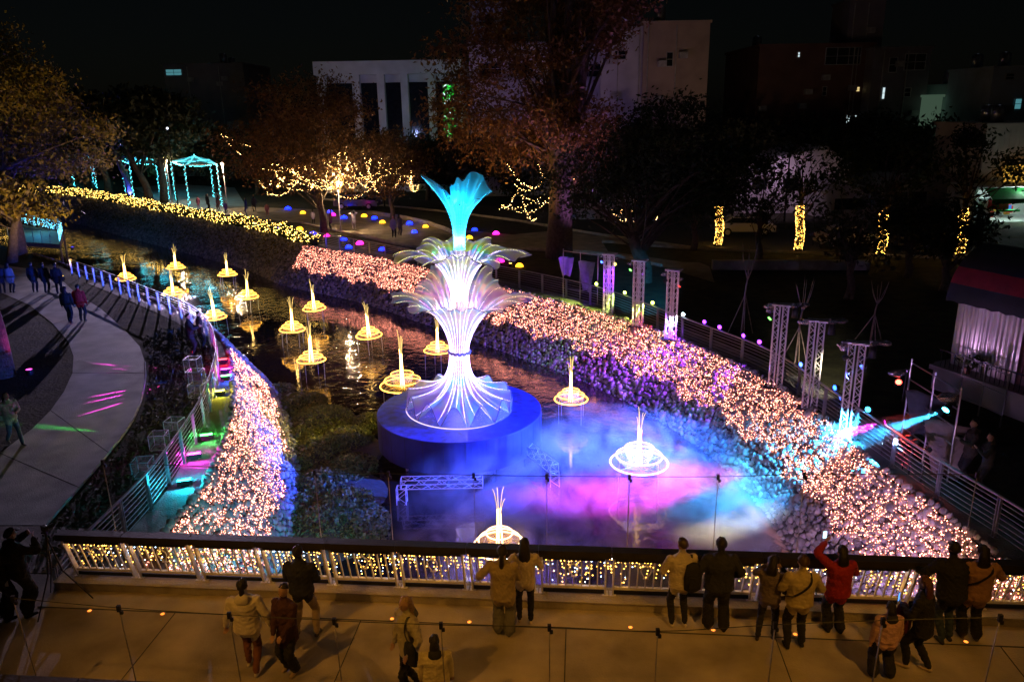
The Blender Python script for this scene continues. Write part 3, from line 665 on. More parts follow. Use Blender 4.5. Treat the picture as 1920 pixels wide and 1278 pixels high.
# ================================================================== STAGE LIGHTING ON THE RIGHT PROMENADE
def head_fixture(o, pos, aim, col, lens_e, r=.09, body=BLACKP):
    """a lamp head with yoke, drum and lens, aimed at a point"""
    pos = np.asarray(pos, float); d = np.asarray(aim, float) - pos; d /= np.linalg.norm(d)
    m_ = MB(); m_.tube([pos - d*r*2.0, pos - d*r*1.4, pos - d*r*.2, pos], [r*.5, r*.95, r, r*1.05], 12); b_ = m_.build('lamp_head', body, o, True)
    m_ = MB(); m_.tube([pos + d*.001, pos + d*.012], [r*.9, r*.6], 12); m_.build('lens', em('lens_%d_%d_%d_%d' % tuple(int(q*100) for q in (*col, lens_e)), col, lens_e), o, True)
    x = np.cross(d, [0, 0, 1]); x /= np.linalg.norm(x); m_ = MB()
    m_.tube([pos - d*r + x*r*1.1, pos - d*r + x*r*1.1 - [0,0,r*1.8], pos - d*r - x*r*1.1 - [0,0,r*1.8], pos - d*r - x*r*1.1], .012, 4); m_.build('yoke', DARKM, o)
    return pos + d*.03
YG, YE, GR, WH = (.75, 1, .12), (1, .8, .1), (.15, 1, .1), (.75, .9, 1)
PU, BLU, CY, RD, DC = (.25, .03, 1), (.05, .12, 1), (.03, .45, 1), (1, .05, .03), (.05, .75, 1)
wt = lambda x, y: at(x, y, ZW)
pars = [((1108,535), YG, wt(900,640), 60), ((1165,551), YG, wt(950,660), 60), ((1222,571), YG, wt(1010,690), 60), ((1285,592), WH, wt(1080,720), 120),
        ((1317,603), PU, wt(1000,700), 620), ((1349,616), PU, wt(1060,740), 420), ((1385,631), PU, wt(950,720), 420), ((1420,647), PU, wt(1180,800), 420),
        ((1490,683), BLU, wt(850,780), 5200), ((1557,725), (.02, .1, 1), wt(960,800), 4200), ((1636,774), CY, wt(1400,900), 1500)]
ordn = ['first lime par lamp on the steel railing, next to the first truss', 'second lime par lamp on the steel railing, between two trusses', 'lime par lamp on the steel railing, right before the third truss', 'white par lamp on the steel railing, just past the third truss',
        'purple par lamp on the steel railing, next to the white one', 'second purple par lamp after the white one on the railing', 'third purple par lamp after the white one on the railing', 'purple par lamp on the railing right before the tall truss',
        'deep blue par lamp on the railing between two tall trusses', 'azure par lamp on the railing beside the last tall truss', 'bright cyan par lamp on the railing past the last truss']
for ((x, y), c, aim, pw), lb in zip(pars, ordn):
    q = at(x, y, ZP + 1.1); i = np.argmin(np.linalg.norm(RRC - q[:2], axis=1)); q = np.r_[RRC[i], ZP + 1.14]
    o = thing('par_lamp', lb, 'stage lamp', (q[0], q[1], ZP + 1.02), 0, 'par lamps clamped along the promenade railing')
    cdir = np.array([0, 0, CAM_Z]) - q; face = q + (aim - q) * .5 + cdir * .25
    e_ = head_fixture(o, q, face, c, 11, .085)
    lamp('par_light', e_, c, pw * 1.3, o, aim, 62, .8, .07)
trs = [((1140,590), (1137,478)), ((1195,612), (1192,490)), ((1257,635), (1260,508)), ((1453,726), (1459,573)), ((1517,766), (1523,603)), ((1588,818), (1600,645))]
tlab = ['first short silver truss tower at the tree end of the railing', 'second truss tower from the big tree along the railing', 'truss tower beside the white par lamp on the railing', 'tall truss tower just past the purple par lamps', 'middle one of the three tall truss towers near the house', 'tall truss tower beside the bright cyan par lamp']
def truss_tower(q, h_, label, heads, yaw):
    o = thing('truss_tower', label, 'truss', q, 0, 'truss towers along the promenade')
    for s_ in (-1, 1):
        off = np.array([math.cos(yaw), math.sin(yaw), 0]) * s_ * .135; m_ = MB(); a_ = np.asarray(q) + off; 
        truss_beam(m_, a_ + [0,0,.02], a_ + [0,0,h_], .17, 14, .02, (math.sin(yaw), -math.cos(yaw), 0)); m_.build('ladder_column', ALU, o)
    m_ = MB(); m_.box(np.asarray(q) + [0,0,.012], (.75, .5, .024), yaw); m_.build('base_plate', DARKM, o)
    m_ = MB(); m_.box(np.asarray(q) + [0,0,h_+.03], (.62, .3, .05), yaw); m_.tube([np.asarray(q)+[-.35,0,h_+.07], np.asarray(q)+[.4,0,h_+.07]], .025, 6); m_.build('head_plate', ALU, o)
    return o
towers = []
for ((bx, by), (tx, ty)), lb in zip(trs, tlab):
    q = at(bx, by, ZP + .012); best = min(np.linspace(1.5, 4, 251), key=lambda h: abs((lambda v: IH/2 - F_PX*(v @ UP)/(v @ fw))(q + [0,0,h] - np.array([0,0,CAM_Z])) - ty))
    towers.append((truss_tower(q, best, lb, None, R_(-28)), q, best))
FOIL = pm('crinkled_silver_foil', (.6, .6, .65), .25, .9, (30, .3), (25, 1.))
def foil(o, c, s_):
    m_ = MB(); n = 26; P = rng.normal(size=(n, 3)); P /= np.linalg.norm(P, axis=1)[:, None]; bm_ = bmesh.new()
    for v in P * rng.uniform(.7, 1.1, (n, 1)) * np.array([s_*1.6, s_, s_*.8]): bm_.verts.new(v)
    bmesh.ops.convex_hull(bm_, input=bm_.verts); me = bpy.data.meshes.new('foil_cover'); bm_.to_mesh(me); bm_.free(); me.materials.append(FOIL)
    ob = bpy.data.objects.new('foil_cover', me); COL.objects.link(ob); ob.parent = o; ob.location = [float(a - b) for a, b in zip(c, o.location)]
heads = [((1128,491), BLU, 0, 'blue moving head clamped on the first short truss', wt(880,700), 300), ((1153,495), YE, 0, 'yellow moving head hung on the first short truss', wt(610,840), 5000), ((1182,506), GR, 1, 'green moving head on the second truss tower', wt(1000,690), 120),
         ((1205,514), PU, 1, 'purple moving head on the second truss tower', wt(860,560), 300), ((1246,527), CY, 2, 'cyan moving head beaming beside the third truss tower', at(1195,556,ZP), 700), ((1273,536), RD, 2, 'red moving head on the third truss tower', wt(1100,700), 90),
         ((1443,597), GR, 3, 'green moving head on the tall truss past the purple lamps', wt(1200,800), 60), ((1583,671), (1, .9, .55), 5, 'pale yellow moving head beaming off the tall truss by the cyan lamp', at(1530,700,ZP), 260), ((1616,688), BLU, 5, 'blue moving head on the tall truss by the cyan lamp', wt(1120,930), 900)]
for (x, y), c, ti, lb, aim, pw in heads:
    _, q, h_ = towers[ti]; p_ = at(x, y, ZP + h_ - .25); p_ = wp(x, y, q[1] + (.12 if x > 0 else 0)); 
    o = thing('moving_head_lamp', lb, 'stage lamp', p_ + [0,0,.1], 0, 'moving head lamps on the truss towers'); cdir = np.array([0,0,CAM_Z]) - p_
    e_ = head_fixture(o, p_, p_ + (aim-p_)/np.linalg.norm(aim-p_)*.6 + cdir/np.linalg.norm(cdir)*.5, c, 6, .08)
    top = np.r_[q[:2], q[2] + h_ + .08]; m_ = MB(); m_.tube([p_ + [0,0,.1], (p_ + top)/2 + [0,0,.22], top], .02, 5); m_.build('clamp_arm', DARKM, o)
    foil(o, p_ + [.05, .1, .26], .12)
    lamp('head_light', e_, c, pw, o, aim, 34, .7, .06)
for ti in (3, 4, 5):   # foil wrapped controllers on cross arms
    _, q, h_ = towers[ti]; o = thing('lamp_cross_arm', ['cross arm with foil wrapped lamps on top of the %s tall truss tower' % s_ for s_ in ('first', 'second', 'third')][ti-3], 'lamp arm', q + [.2, .1, h_], 0, 'foil wrapped cross arms')
    m_ = MB(); m_.tube([q + [-.5,-.1,h_+.1], q + [.95,.25,h_+.0]], .025, 6); m_.build('arm', STEEL, o)
    for dx in (-.42, .45, .8): foil(o, q + [dx, .05, h_ - .02], .13)
    m_ = MB(); m_.tube([q + [.5,.1,h_-.1], q + [.5,.1,h_-.45]], [.09,.11], 10); m_.build('lamp_head', BLACKP, o, True)
# scaffold frames past the last truss, with fabric and lamps
def scaffold(label, pts, h_, nv, nh):
    A_, B_ = np.asarray(pts[0]), np.asarray(pts[1]); o = thing('scaffold_frame', label, 'scaffold', A_, 0, 'scaffold frames by the house')
    for i in range(nv):
        m_ = MB(); q = A_ + (B_ - A_)*i/(nv-1); m_.tube([q, q + [0,0,h_]], .024, 6); m_.build('upright', STEEL, o)
    for k in range(nh):
        z = h_*(.22 + .74*k/(nh-1)); m_ = MB(); m_.tube([A_ + [0,0,z], B_ + [0,0,z]], .02, 6); m_.build('ledger', STEEL, o)
    return o
sA, sB = at(1688, 835, ZP), at(1775, 905, ZP)
scaffold('grey scaffold frame behind the railing past the last truss, holding a red lamp', (sA, sB), 2.6, 3, 5)
scaffold('low scaffold frame standing in front of the corrugated house', (at(1795, 760, ZP), at(1875, 800, ZP)), 1.7, 3, 3)
scaffold('thin scaffold frame by the big tree hung with pale cloths', (at(1056, 560, ZP), at(1120, 572, ZP)), 2.6, 3, 2)
def cloth(label, a, b, top, name='cloth', w=.5, h_=1.5, col=(.35, .33, .36)):
    o = MB(); P = []
    for i in range(9):
        row = []
        for j in range(9):
            u_, v_ = j/8, i/8; x = (u_-.5)*w*(1-.55*v_); row.append([x, .07*math.sin(u_*9+v_*3), -h_*v_ + .05*math.sin(u_*5)])
        P.append(row)
    o.grid(P); ob = o.build(name, pm('cloth_%d' % int(col[0]*100), col, .9, 0, (4, .2), (9, .5)), None, True); ob.location = [float(q) for q in top]; ob.rotation_euler[2] = a
    md = ob.modifiers.new('t', 'SOLIDIFY'); md.thickness = .01; return tag(ob, label, 'cloth')
q = at(1065, 545, ZP); cloth('pale cloth knotted on the thin scaffold, nearest the big tree', .3, 0, wp(1062, 482, q[1]), w=.9, h_=1.0, col=(.55, .5, .55)); cloth('longer pale cloth hanging off the thin scaffold beside the railing', -.2, 0, wp(1100, 490, q[1]-.5), w=.9, h_=1.6, col=(.5, .47, .52))
q = (sA + sB)/2; cloth('dark banner cloth hung inside the grey scaffold frame', -.7, 0, sA*.6 + sB*.4 + [0,0,1.9], w=1.1, h_=1.2, col=(.06, .06, .08)); cloth('brown cover draped from the scaffold below the cyan beam lamp', -.5, 0, sB + [.1, .3, 1.5], w=1.3, h_=1.5, col=(.22, .17, .16))
# lamps on the scaffold: red, and the strong cyan beam
p_ = wp(1685, 716, sA[1]); o = thing('moving_head_lamp', 'red moving head hanging on the grey scaffold frame', 'stage lamp', p_ + [0,0,.1]); e_ = head_fixture(o, p_, p_ + [-.4, -.8, -.1], RD, 16, .09); foil(o, p_ + [-.1, .05, .25], .16); lamp('head_light', e_, RD, 60, o, p_ + [-2, -4, -2], 50, .7)
m_ = MB(); m_.tube([p_ + [0,0,.12], p_ + [.1,0,.35], sA + [0,0,2.3]], .02, 5); m_.build('clamp_arm', DARKM, o)
p_ = wp(1773, 768, sB[1] + .1); tgt = at(1560, 842, -1.0); o = thing('moving_head_lamp', 'cyan moving head throwing a hazy beam across the railing', 'stage lamp', p_ + [0,0,.1]); e_ = head_fixture(o, p_, p_ + (tgt-p_)*.3 + np.array([-.2,-1.2,.3]), DC, 26, .1); foil(o, p_ + [.1, .1, .28], .2)
m_ = MB(); m_.tube([p_ + [0,0,.12], p_ + [.05,0,.3], sB + [0,0,2.2]], .02, 5); m_.build('clamp_arm', DARKM, o)
lamp('beam_light', e_, (.03, .45, 1), 5200, o, tgt, 13, 1., .03)
def vol_mat(name, dens, col=(1, 1, 1), noise=None, zfall=None, aniso=.0):
    M = bpy.data.materials.new(name); M.use_nodes = True; t = M.node_tree; t.nodes.remove(t.nodes['Principled BSDF']); out = t.nodes['Material Output']
    v = t.nodes.new('ShaderNodeVolumePrincipled'); v.inputs['Color'].default_value = (*col, 1); v.inputs['Density'].default_value = dens; v.inputs['Anisotropy'].default_value = aniso
    if noise:
        tc = t.nodes.new('ShaderNodeTexCoord'); n = t.nodes.new('ShaderNodeTexNoise'); n.inputs['Scale'].default_value = noise[0]; n.inputs['Detail'].default_value = 5; n.inputs['Distortion'].default_value = 1.4
        t.links.new(tc.outputs['Object'], n.inputs['Vector']); mp = t.nodes.new('ShaderNodeMapRange'); mp.inputs['From Min'].default_value = noise[1]; mp.inputs['From Max'].default_value = noise[2]; mp.inputs['To Max'].default_value = dens
        t.links.new(n.outputs['Fac'], mp.inputs['Value']); src = mp.outputs[0]
        if zfall:
            sp = t.nodes.new('ShaderNodeSeparateXYZ'); t.links.new(tc.outputs['Object'], sp.inputs[0]); m2 = t.nodes.new('ShaderNodeMapRange'); m2.inputs['From Min'].default_value = 0; m2.inputs['From Max'].default_value = zfall; m2.inputs['To Min'].default_value = 1; m2.inputs['To Max'].default_value = 0
            t.links.new(sp.outputs['Z'], m2.inputs['Value']); mu = t.nodes.new('ShaderNodeMath'); mu.operation = 'MULTIPLY'; t.links.new(src, mu.inputs[0]); t.links.new(m2.outputs[0], mu.inputs[1]); src = mu.outputs[0]
            ln = t.nodes.new('ShaderNodeVectorMath'); ln.operation = 'LENGTH'; mm = t.nodes.new('ShaderNodeVectorMath'); mm.operation = 'MULTIPLY'; mm.inputs[1].default_value = (1/6.2, 1/6.6, 0); t.links.new(tc.outputs['Object'], mm.inputs[0]); t.links.new(mm.outputs[0], ln.inputs[0])
            m3 = t.nodes.new('ShaderNodeMapRange'); m3.inputs['From Min'].default_value = .55; m3.inputs['From Max'].default_value = 1.; m3.inputs['To Min'].default_value = 1; m3.inputs['To Max'].default_value = 0; t.links.new(ln.outputs['Value'], m3.inputs['Value'])
            mu2 = t.nodes.new('ShaderNodeMath'); mu2.operation = 'MULTIPLY'; t.links.new(src, mu2.inputs[0]); t.links.new(m3.outputs[0], mu2.inputs[1]); src = mu2.outputs[0]
        t.links.new(src, v.inputs['Density'])
    t.links.new(v.outputs[0], out.inputs['Volume']); return M
# hazy air inside the cyan beam
d = (tgt - p_); L = np.linalg.norm(d); d /= L; m_ = MB(); m_.tube([e_ + d*.05, e_ + d*(L-.15)], [.06, .75], 24); ob = m_.build('beam_haze', vol_mat('beam_haze', .11)); bm_ = bmesh.new(); bm_.from_mesh(ob.data); bmesh.ops.recalc_face_normals(bm_, faces=bm_.faces); bm_.to_mesh(ob.data); bm_.free(); tag(ob, 'faint haze lit blue inside the cyan lamp beam', 'haze', kind='stuff')
# smoke over the water
c = np.array([2.5, 20.9, ZW + .03]); m_ = MB(); pr = [(0.02, 0), (6.2, 0), (6.2, .9), (4.6, 1.5), (2.2, 1.75), (.02, 1.8)]; m_.lathe([(r, z) for r, z in pr], 40); ob = m_.build('smoke', vol_mat('stage_smoke', .6, noise=(.75, .40, .66), zfall=1.6)); ob.location = c; ob.scale = (1.02, 1.24, 1); tag(ob, 'drifting stage smoke lit blue and magenta over the water', 'smoke', kind='stuff')
# assumed floods on the right bank side, placed to colour the smoke
for (x, y), c, aim, pw, an, lb in (((1660,792), (1, .02, .75), wt(1100,945), 24000, 15, 'assumed magenta flood lamp at the railing foot beside the last truss'), ((1712,830), (.02, .35, 1), wt(1340,960), 6500, 30, 'assumed blue flood lamp at the railing foot by the scaffold'), ((1700,822), (.3, .6, 1), wt(1300,930), 11000, 15, 'assumed pale blue flood lamp beside the scaffold foot'), ((1735,845), (1, .85, .5), wt(1310,1010), 5000, 11, 'assumed warm white flood lamp at the railing foot by the scaffold'), ((1575,745), (.03, .08, 1), wt(960,910), 20000, 34, 'assumed deep blue flood lamp at the railing foot past the last truss')):
    q = at(x, y, ZP + .9); o = thing('assumed_flood_lamp', lb, 'stage lamp', (q[0], q[1], ZP), 0); p_ = np.r_[q[:2], ZP + .9]; e_ = head_fixture(o, p_, aim, c, 8, .08); m_ = MB(); m_.tube([p_ - [0,0,.1], np.r_[q[:2], ZP]], .02, 5); m_.build('stand', DARKM, o); lamp('flood_light', e_, c, pw, o, aim, an, .9, .08)
# ================================================================== FLOODLIGHTS ON THE LEFT BANK STRIP
MG = (1, .03, .7)
SIDE = {'pink': [((200, 684), 1.3, 90), ((200, 692), 1.0, 80), ((200, 700), 1.2, 80), ((192, 741), 1.3, 100), ((186, 751), 1.2, 100), ((182, 762), 1.4, 100), ((176, 772), 1.1, 90)], 'red': [((110, 598), 1.4, 36), ((60, 588), 1.0, 30)], 'green': [((26, 796), 4, 10)], 'blue': [((290, 718), 5, 4)]}  # narrow spots added beside the floods to draw colour stripes on the path
for (x, y), c, pw, lb in (((365,860), MG, 160, 'magenta bar floodlight on the strip outside the park railing'), ((347,910), (.02, .75, 1), 170, 'cyan bar floodlight on the strip nearest the bridge'), ((388,824), (.05, 1, .1), 120, 'green bar floodlight on the strip between magenta and yellow ones'), ((412,741), (1, .9, .05), 60, 'yellow bar floodlight on the strip by the stacked clear boxes'), ((424,699), MG, 110, 'pink bar floodlight on the strip between red and blue ones'), ((425,712), (.05, .1, 1), 110, 'blue bar floodlight on the strip next to the red one'), ((418,681), (1, .02, .03), 60, 'red bar floodlight on the strip where the railing bends')):
    q = at(x, y, ZP + .02); o = thing('flood_light', lb, 'floodlight', q, 0, 'coloured floodlights on the left strip'); m_ = MB(); m_.box(q + [0,0,.10], (.38, .13, .13), .3); m_.box(q + [0,0,.02], (.2, .1, .06), .3); m_.build('housing', BLACKP, o)
    m_ = MB(); m_.box(q + [0,0,.171], (.34, .10, .012), .3); m_.build('lens', em('flens_%d%d%d' % tuple(int(v*99) for v in c), c, 22), o); lamp('flood_glow', q + [.05,0,.24], c, pw*.07, o, None, size=.03); [lamp('narrow_side_spot', q + [-.3, 0, .24], c, pw*pk, o, g_(*a_), an_, .5, .012) for a_, an_, pk in SIDE.get(lb.split()[0], ())]
GLASSB = mesh_film('clear_acrylic', (.5, .55, .6), .07)
for (x, y, k), lb in (((372,742,3), 'tall stack of clear acrylic boxes inside the railing'), ((328,812,1), 'clear acrylic box inside the railing by the green light'), ((300,838,1), 'clear acrylic box inside the railing by the magenta light'), ((270,890,1), 'clear acrylic box inside the railing by the cyan light')):
    for i in range(k):
        q = at(x, y, ZP) + [rng.uniform(-.04,.04), rng.uniform(-.04,.04), .47*i]; s_ = .45; lb2 = lb if k == 1 else ('lowest clear acrylic box of the stack inside the railing', 'middle clear acrylic box of the stack inside the railing', 'topmost clear acrylic box of the stack inside the railing')[i]
        o = thing('clear_box', lb2, 'box', q, rng.uniform(-.2, .2), 'clear boxes along the park railing'); m_ = MB(); m_.box((0, 0, s_/2+.01), (s_, s_, s_)); m_.build('panel', GLASSB, o, rel=False); m_ = MB(); h = s_/2
        for a_ in (-h, h):
            for b_ in (-h, h): m_.bar((a_, b_, .01), (a_, b_, s_+.01), .016); m_.bar((a_, -h, s_/2+.01+b_), (a_, h, s_/2+.01+b_), .016); m_.bar((-h, a_, s_/2+.01+b_), (h, a_, s_/2+.01+b_), .016)
        m_.build('edge_trim', pm('acrylic_edge', (.25, .27, .3), .25, 0), o, rel=False)
# ================================================================== TREES
def leaf_mat(name, c0, c1, rough=.6):
    M = bpy.data.materials.new(name); M.use_nodes = True; t = M.node_tree; p = t.nodes['Principled BSDF']; p.inputs['Roughness'].default_value = rough
    g = t.nodes.new('ShaderNodeNewGeometry'); cr = t.nodes.new('ShaderNodeValToRGB'); cr.color_ramp.elements[0].color = (*c0, 1); cr.color_ramp.elements[1].color = (*c1, 1)
    t.links.new(g.outputs['Random Per Island'], cr.inputs['Fac']); t.links.new(cr.outputs['Color'], p.inputs['Base Color'])
    tl = t.nodes.new('ShaderNodeBsdfTranslucent'); t.links.new(cr.outputs['Color'], tl.inputs[0]); mx = t.nodes.new('ShaderNodeMixShader'); mx.inputs[0].default_value = .3
    t.links.new(p.outputs[0], mx.inputs[1]); t.links.new(tl.outputs[0], mx.inputs[2]); t.links.new(mx.outputs[0], t.nodes['Material Output'].inputs[0]); return M
LF_Y = leaf_mat('leaf_yellow_brown', (.09, .08, .015), (.22, .15, .03)); LF_G = leaf_mat('leaf_dark_green', (.018, .035, .012), (.06, .075, .022)); LF_O = leaf_mat('leaf_orange_brown', (.12, .065, .02), (.26, .14, .04)); LF_D = leaf_mat('leaf_deep', (.02, .028, .014), (.05, .05, .02))
def leaves(C, size):
    n = len(C); a = rng.normal(size=(n, 3)); a /= np.linalg.norm(a, axis=1)[:, None]; b = rng.normal(size=(n, 3)); b -= (a*b).sum(1)[:, None]*a; b /= np.linalg.norm(b, axis=1)[:, None]
    s = size * rng.uniform(.6, 1.4, (n, 1)); nn = np.cross(a, b) * s * .25
    V = np.stack([C - a*s, C - b*s*.42 + nn, C + a*s, C + b*s*.42 + nn], 1).reshape(-1, 3); Fq = np.arange(4*n).reshape(-1, 4); return V, Fq
def tree(name, label, base, trunk_h, r0, blobs, leaf, n_leaf, size, clus=70, spread=.75, group=None, lean=(0, 0), forks=7, bark=None):
    """blobs: (dx, dy, z, rx, ry, rz) ellipsoids of crown; clusters of leaves at limb ends"""
    base = np.asarray(base, float); o = thing(name, label, 'tree', base, 0, group); m_ = MB(); bark = bark or BARK
    top = base + [lean[0], lean[1], trunk_h]; T = curve([base - [0,0,.1], base + [lean[0]*.2 + .1, lean[1]*.2, trunk_h*.35], base + [lean[0]*.6 - .08, lean[1]*.6, trunk_h*.7], top], 12)
    m_.tube(T, np.linspace(r0*1.25, r0*.6, 12), 9); m_.build('trunk', bark, o, True)
    CC = []
    for b in blobs:
        k = max(3, int(clus * b[3]*b[4]*b[5] / sum(q[3]*q[4]*q[5] for q in blobs)))
        d = rng.normal(size=(k, 3)); d /= np.linalg.norm(d, axis=1)[:, None]; d *= rng.uniform(.35, 1, (k, 1))**.5
        CC.append(base + np.array(b[:3]) + d * np.array(b[3:]))
    CC = np.concatenate(CC); m_ = MB(); order = rng.permutation(len(CC))
    for i in order[:forks*3]:
        s_ = T[rng.integers(6, 12)] if rng.random() < .6 else T[-1]; mid = s_ + (CC[i]-s_)*.5 + rng.normal(size=3)*.25 + [0,0,.3]
        Q = curve([s_, mid, CC[i]], 8); rr = r0 * (.34 if i in order[:forks] else .16); m_.tube(Q, np.linspace(rr, .015, 8), 5)
    m_.build('limbs', bark, o, True)
    w_ = rng.dirichlet(np.ones(len(CC))*2.5); idx = rng.choice(len(CC), n_leaf, p=w_); P = CC[idx] + rng.normal(size=(n_leaf, 3)) * spread * np.array([1, 1, .65])
    V, Fq = leaves(P, size); c = np_mesh('crown', V, Fq, leaf, o); c['kind'] = 'stuff' ; del c['kind']
    return o, CC, T
TREES = {}
TREES['left'] = tree('broadleaf_tree', 'big yellow-brown leafed tree on the riverside lawn by the cyan lit deck', g_(38, 478), 6, .42, [(-2.5, 2, 11, 6, 5, 4.2), (2.5, 3, 7.6, 3.6, 3.5, 2.6), (-4, 0, 6, 4, 3, 2.2)], LF_Y, 26000, .15, 130, .8)
TREES['left2'] = tree('broadleaf_tree', 'smaller crooked tree with blue lit branches beside the big riverside tree', g_(22, 492), 3.4, .3, [(-1.5, -1, 4.8, 3.2, 3, 1.5), (2.8, 0, 4.2, 2.6, 2.2, 1.3)], LF_Y, 3200, .2, 40, .6, lean=(1.2, 0))
TREES['leftedge'] = tree('park_tree', 'tree trunk with flared roots lit magenta at the path lawn', g_(2, 705), 7, .42, [(-4, 3, 9, 3, 3, 2.5)], LF_Y, 1500, .22, 20, .6, lean=(-1.6, 1.6))
for i, (x, y, ln) in enumerate([(205, 364, -.4), (247, 372, -.8), (283, 384, -1.1), (308, 380, .3), (165, 352, .2)]):
    b = g_(x, y); tree('dark_tree', ['dark leaning trunk tree behind the lit hedge, first from the river bend', 'leaning dark tree behind the lit hedge by the cyan light drops', 'forked dark tree behind the hedge next to the cyan pergola', 'slim reddish trunk tree in front of the cyan pergola', 'dark tree at the far hedge end by the cyan canopy'][i], b, 6, .38, [(rng.uniform(-1, 1), 1, 8.5, 4.2, 4, 3.2)], LF_D, 4200, .32, 45, .85, group='dark trees behind the lit hedge', lean=(ln*1.6, 0))
TREES['fairy'] = tree('fairy_light_tree', 'wide tree wound with warm fairy lights above the plaza dome lamps', g_(607, 440), 3.4, .3, [(-3.4, 1, 6.6, 4.2, 4, 2.6), (2.4, 0, 6, 3.2, 3.5, 2.6), (-.5, 0, 9.5, 4, 4, 2.8)], LF_O, 17000, .145, 90, .8, forks=9)
TREES['small'] = tree('plaza_tree', 'small round tree with fairy lights on the plaza lawn by the kerb', g_(735, 412), 2.4, .2, [(.3, 0, 5, 2.9, 3, 2.4)], LF_O, 8000, .145, 45, .7)
TREES['big'] = tree('giant_tree', 'giant tall tree with several bare upper stems and orange-brown leaves behind the flower', g_(1048, 482), 9, .75, [(-3.6, 1, 9.4, 4.6, 4, 3.4), (1.5, 2, 7.4, 4, 4, 2.6), (-1.5, 1, 15, 5.2, 4.6, 3.8), (1.8, 1, 17, 4, 4, 3.4), (-4.6, 0, 12.5, 2.4, 2.4, 1.8)], LF_O, 30000, .155, 200, .75, forks=16)
b = g_(1048, 482); m_ = MB()
for dx, ex, r_ in ((-.5, -.1, .26), (.35, 1.0, .3), (1.3, 2.6, .27), (.8, 1.8, .22)): m_.tube(curve([b + [dx*.3, 0, 5], b + [dx, .1, 10], b + [ex, .2, 20]], 10), np.linspace(r_*1.3, r_*.6, 10), 7)
m_.build('stem', BARK, TREES['big'][0], True)
TREES['mid'] = tree('spreading_tree', 'dark green spreading tree with low branches just behind the first trusses', g_(1207, 528), 2.8, .42, [(-2.2, 2, 5.4, 3, 3, 2.2), (1.6, 2, 6.6, 3.8, 3.6, 3.2), (4, 2, 5.2, 2.6, 3, 2.2)], LF_G, 20000, .13, 130, .6, forks=14, lean=(-.7, 0))
for i, (x, y, lb, h_) in enumerate([(1345, 462, 'street tree with trunk wrapped in amber lights beside the white car', 5), (1495, 472, 'slim street tree wrapped in amber lights at the verge edge, next after the white car', 5.2), (1650, 480, 'street tree wrapped in amber lights in front of the emblem van', 5.4), (1797, 482, 'street tree wrapped in amber lights beside the bright shop', 5.8)]):
    bq = g_(x, y); o, CC, T = tree('street_tree', lb, bq, 3.6, .2, [(.3, 0, 5.4+.2*i, 2.9, 2.6, 1.9)], LF_G, 1300, .17, 24, .5, group='street trees wrapped in lights')
    n = 460; s_ = rng.uniform(0, 1, n); z = ZP + .15 + 2.9*s_; th = z*7 + rng.normal(size=n)*2.2; c = np.stack([np.interp(z, T[:, 2], T[:, 0]), np.interp(z, T[:, 2], T[:, 1])], 1); B = np.c_[c[:, 0] + .27*np.cos(th), c[:, 1] + .27*np.sin(th), z]
    net('trunk_fairy_lights', 'amber lights wound on the street tree trunk ' + ('by the white car', 'next after the white car', 'before the emblem van', 'beside the bright shop')[i], B, em('trunk_bulb', (1., .5, .08), 24, .6), .0125, 'trunk lights of the street trees')
for i, (x, y, h_, R) in enumerate([(1590, 560, 3.9, 2.1), (1768, 545, 3.4, 1.8), (1700, 520, 3.2, 1.7), (1420, 500, 4.8, 2.0), (1300, 470, 5.2, 2.6)]):
    tree('dark_tree', ['dark feathery tree standing on the promenade lawn behind the tall trusses', 'dark bushy tree beside the corrugated house', 'dark tree between the corrugated house and the verge', 'dark tree behind the bare staked sapling', 'dark tree behind the spreading tree by the street'][i], g_(x, y), h_*.5, .2, [(0, 0, h_, R, R, R*.75), (.8, 0, h_*.7, R*.8, R*.8, R*.5)], LF_D, 1300, .15, 34, .45, group='dark trees on the promenade lawn')
# background rows of trees towards the buildings
bk = [(300, 330, 100, 5.5), (400, 330, 98, 5), (480, 335, 95, 5), (545, 340, 92, 4.6), (690, 330, 92, 4.2), (800, 335, 85, 4.5), (880, 345, 82, 4.8), (960, 350, 80, 4.2), (1130, 360, 74, 4.8), (1240, 365, 75, 5.2), (1400, 360, 80, 5.2), (1510, 350, 84, 5), (1640, 350, 80, 5.4), (1740, 350, 78, 5), (130, 330, 110, 5), (50, 330, 105, 5)]
bl = ['dark tree behind the cyan pergola roof', 'dark tree behind the garden lamp by the pergola', 'round dark tree behind the hanging light curves', 'dark tree behind the fairy light tree, pergola side', 'dark tree below the colonnade building', 'dark tree below the colonnade beside the green sign', 'dark tree in front of the green light sign', 'dark tree between the flower top and the balcony block', 'dark tree behind the giant tree stems', 'dark tree below the plain white block', 'dark tree below the tan lit block wall', 'dark tree left of the gabled shed roof', 'dark tree between the gabled shed and apartment block', 'dark tree below the apartment bay window', 'dark tree beyond the hedge where the river bends', 'dark tree beyond the river bend behind the big riverside tree']
for (x, y, Y, h_), lb in zip(bk, bl):
    q = wp(x, y, Y); q[2] = ZP; tree('background_tree', lb, q, h_*.8, .25, [(0, 0, h_*1.05, h_*.62, h_*.6, h_*.45), (h_*.25, 0, h_*.75, h_*.5, h_*.5, h_*.35)], LF_D if (int(x) % 3) else LF_G, 4000, .27, 45, .8, group='dark background trees')
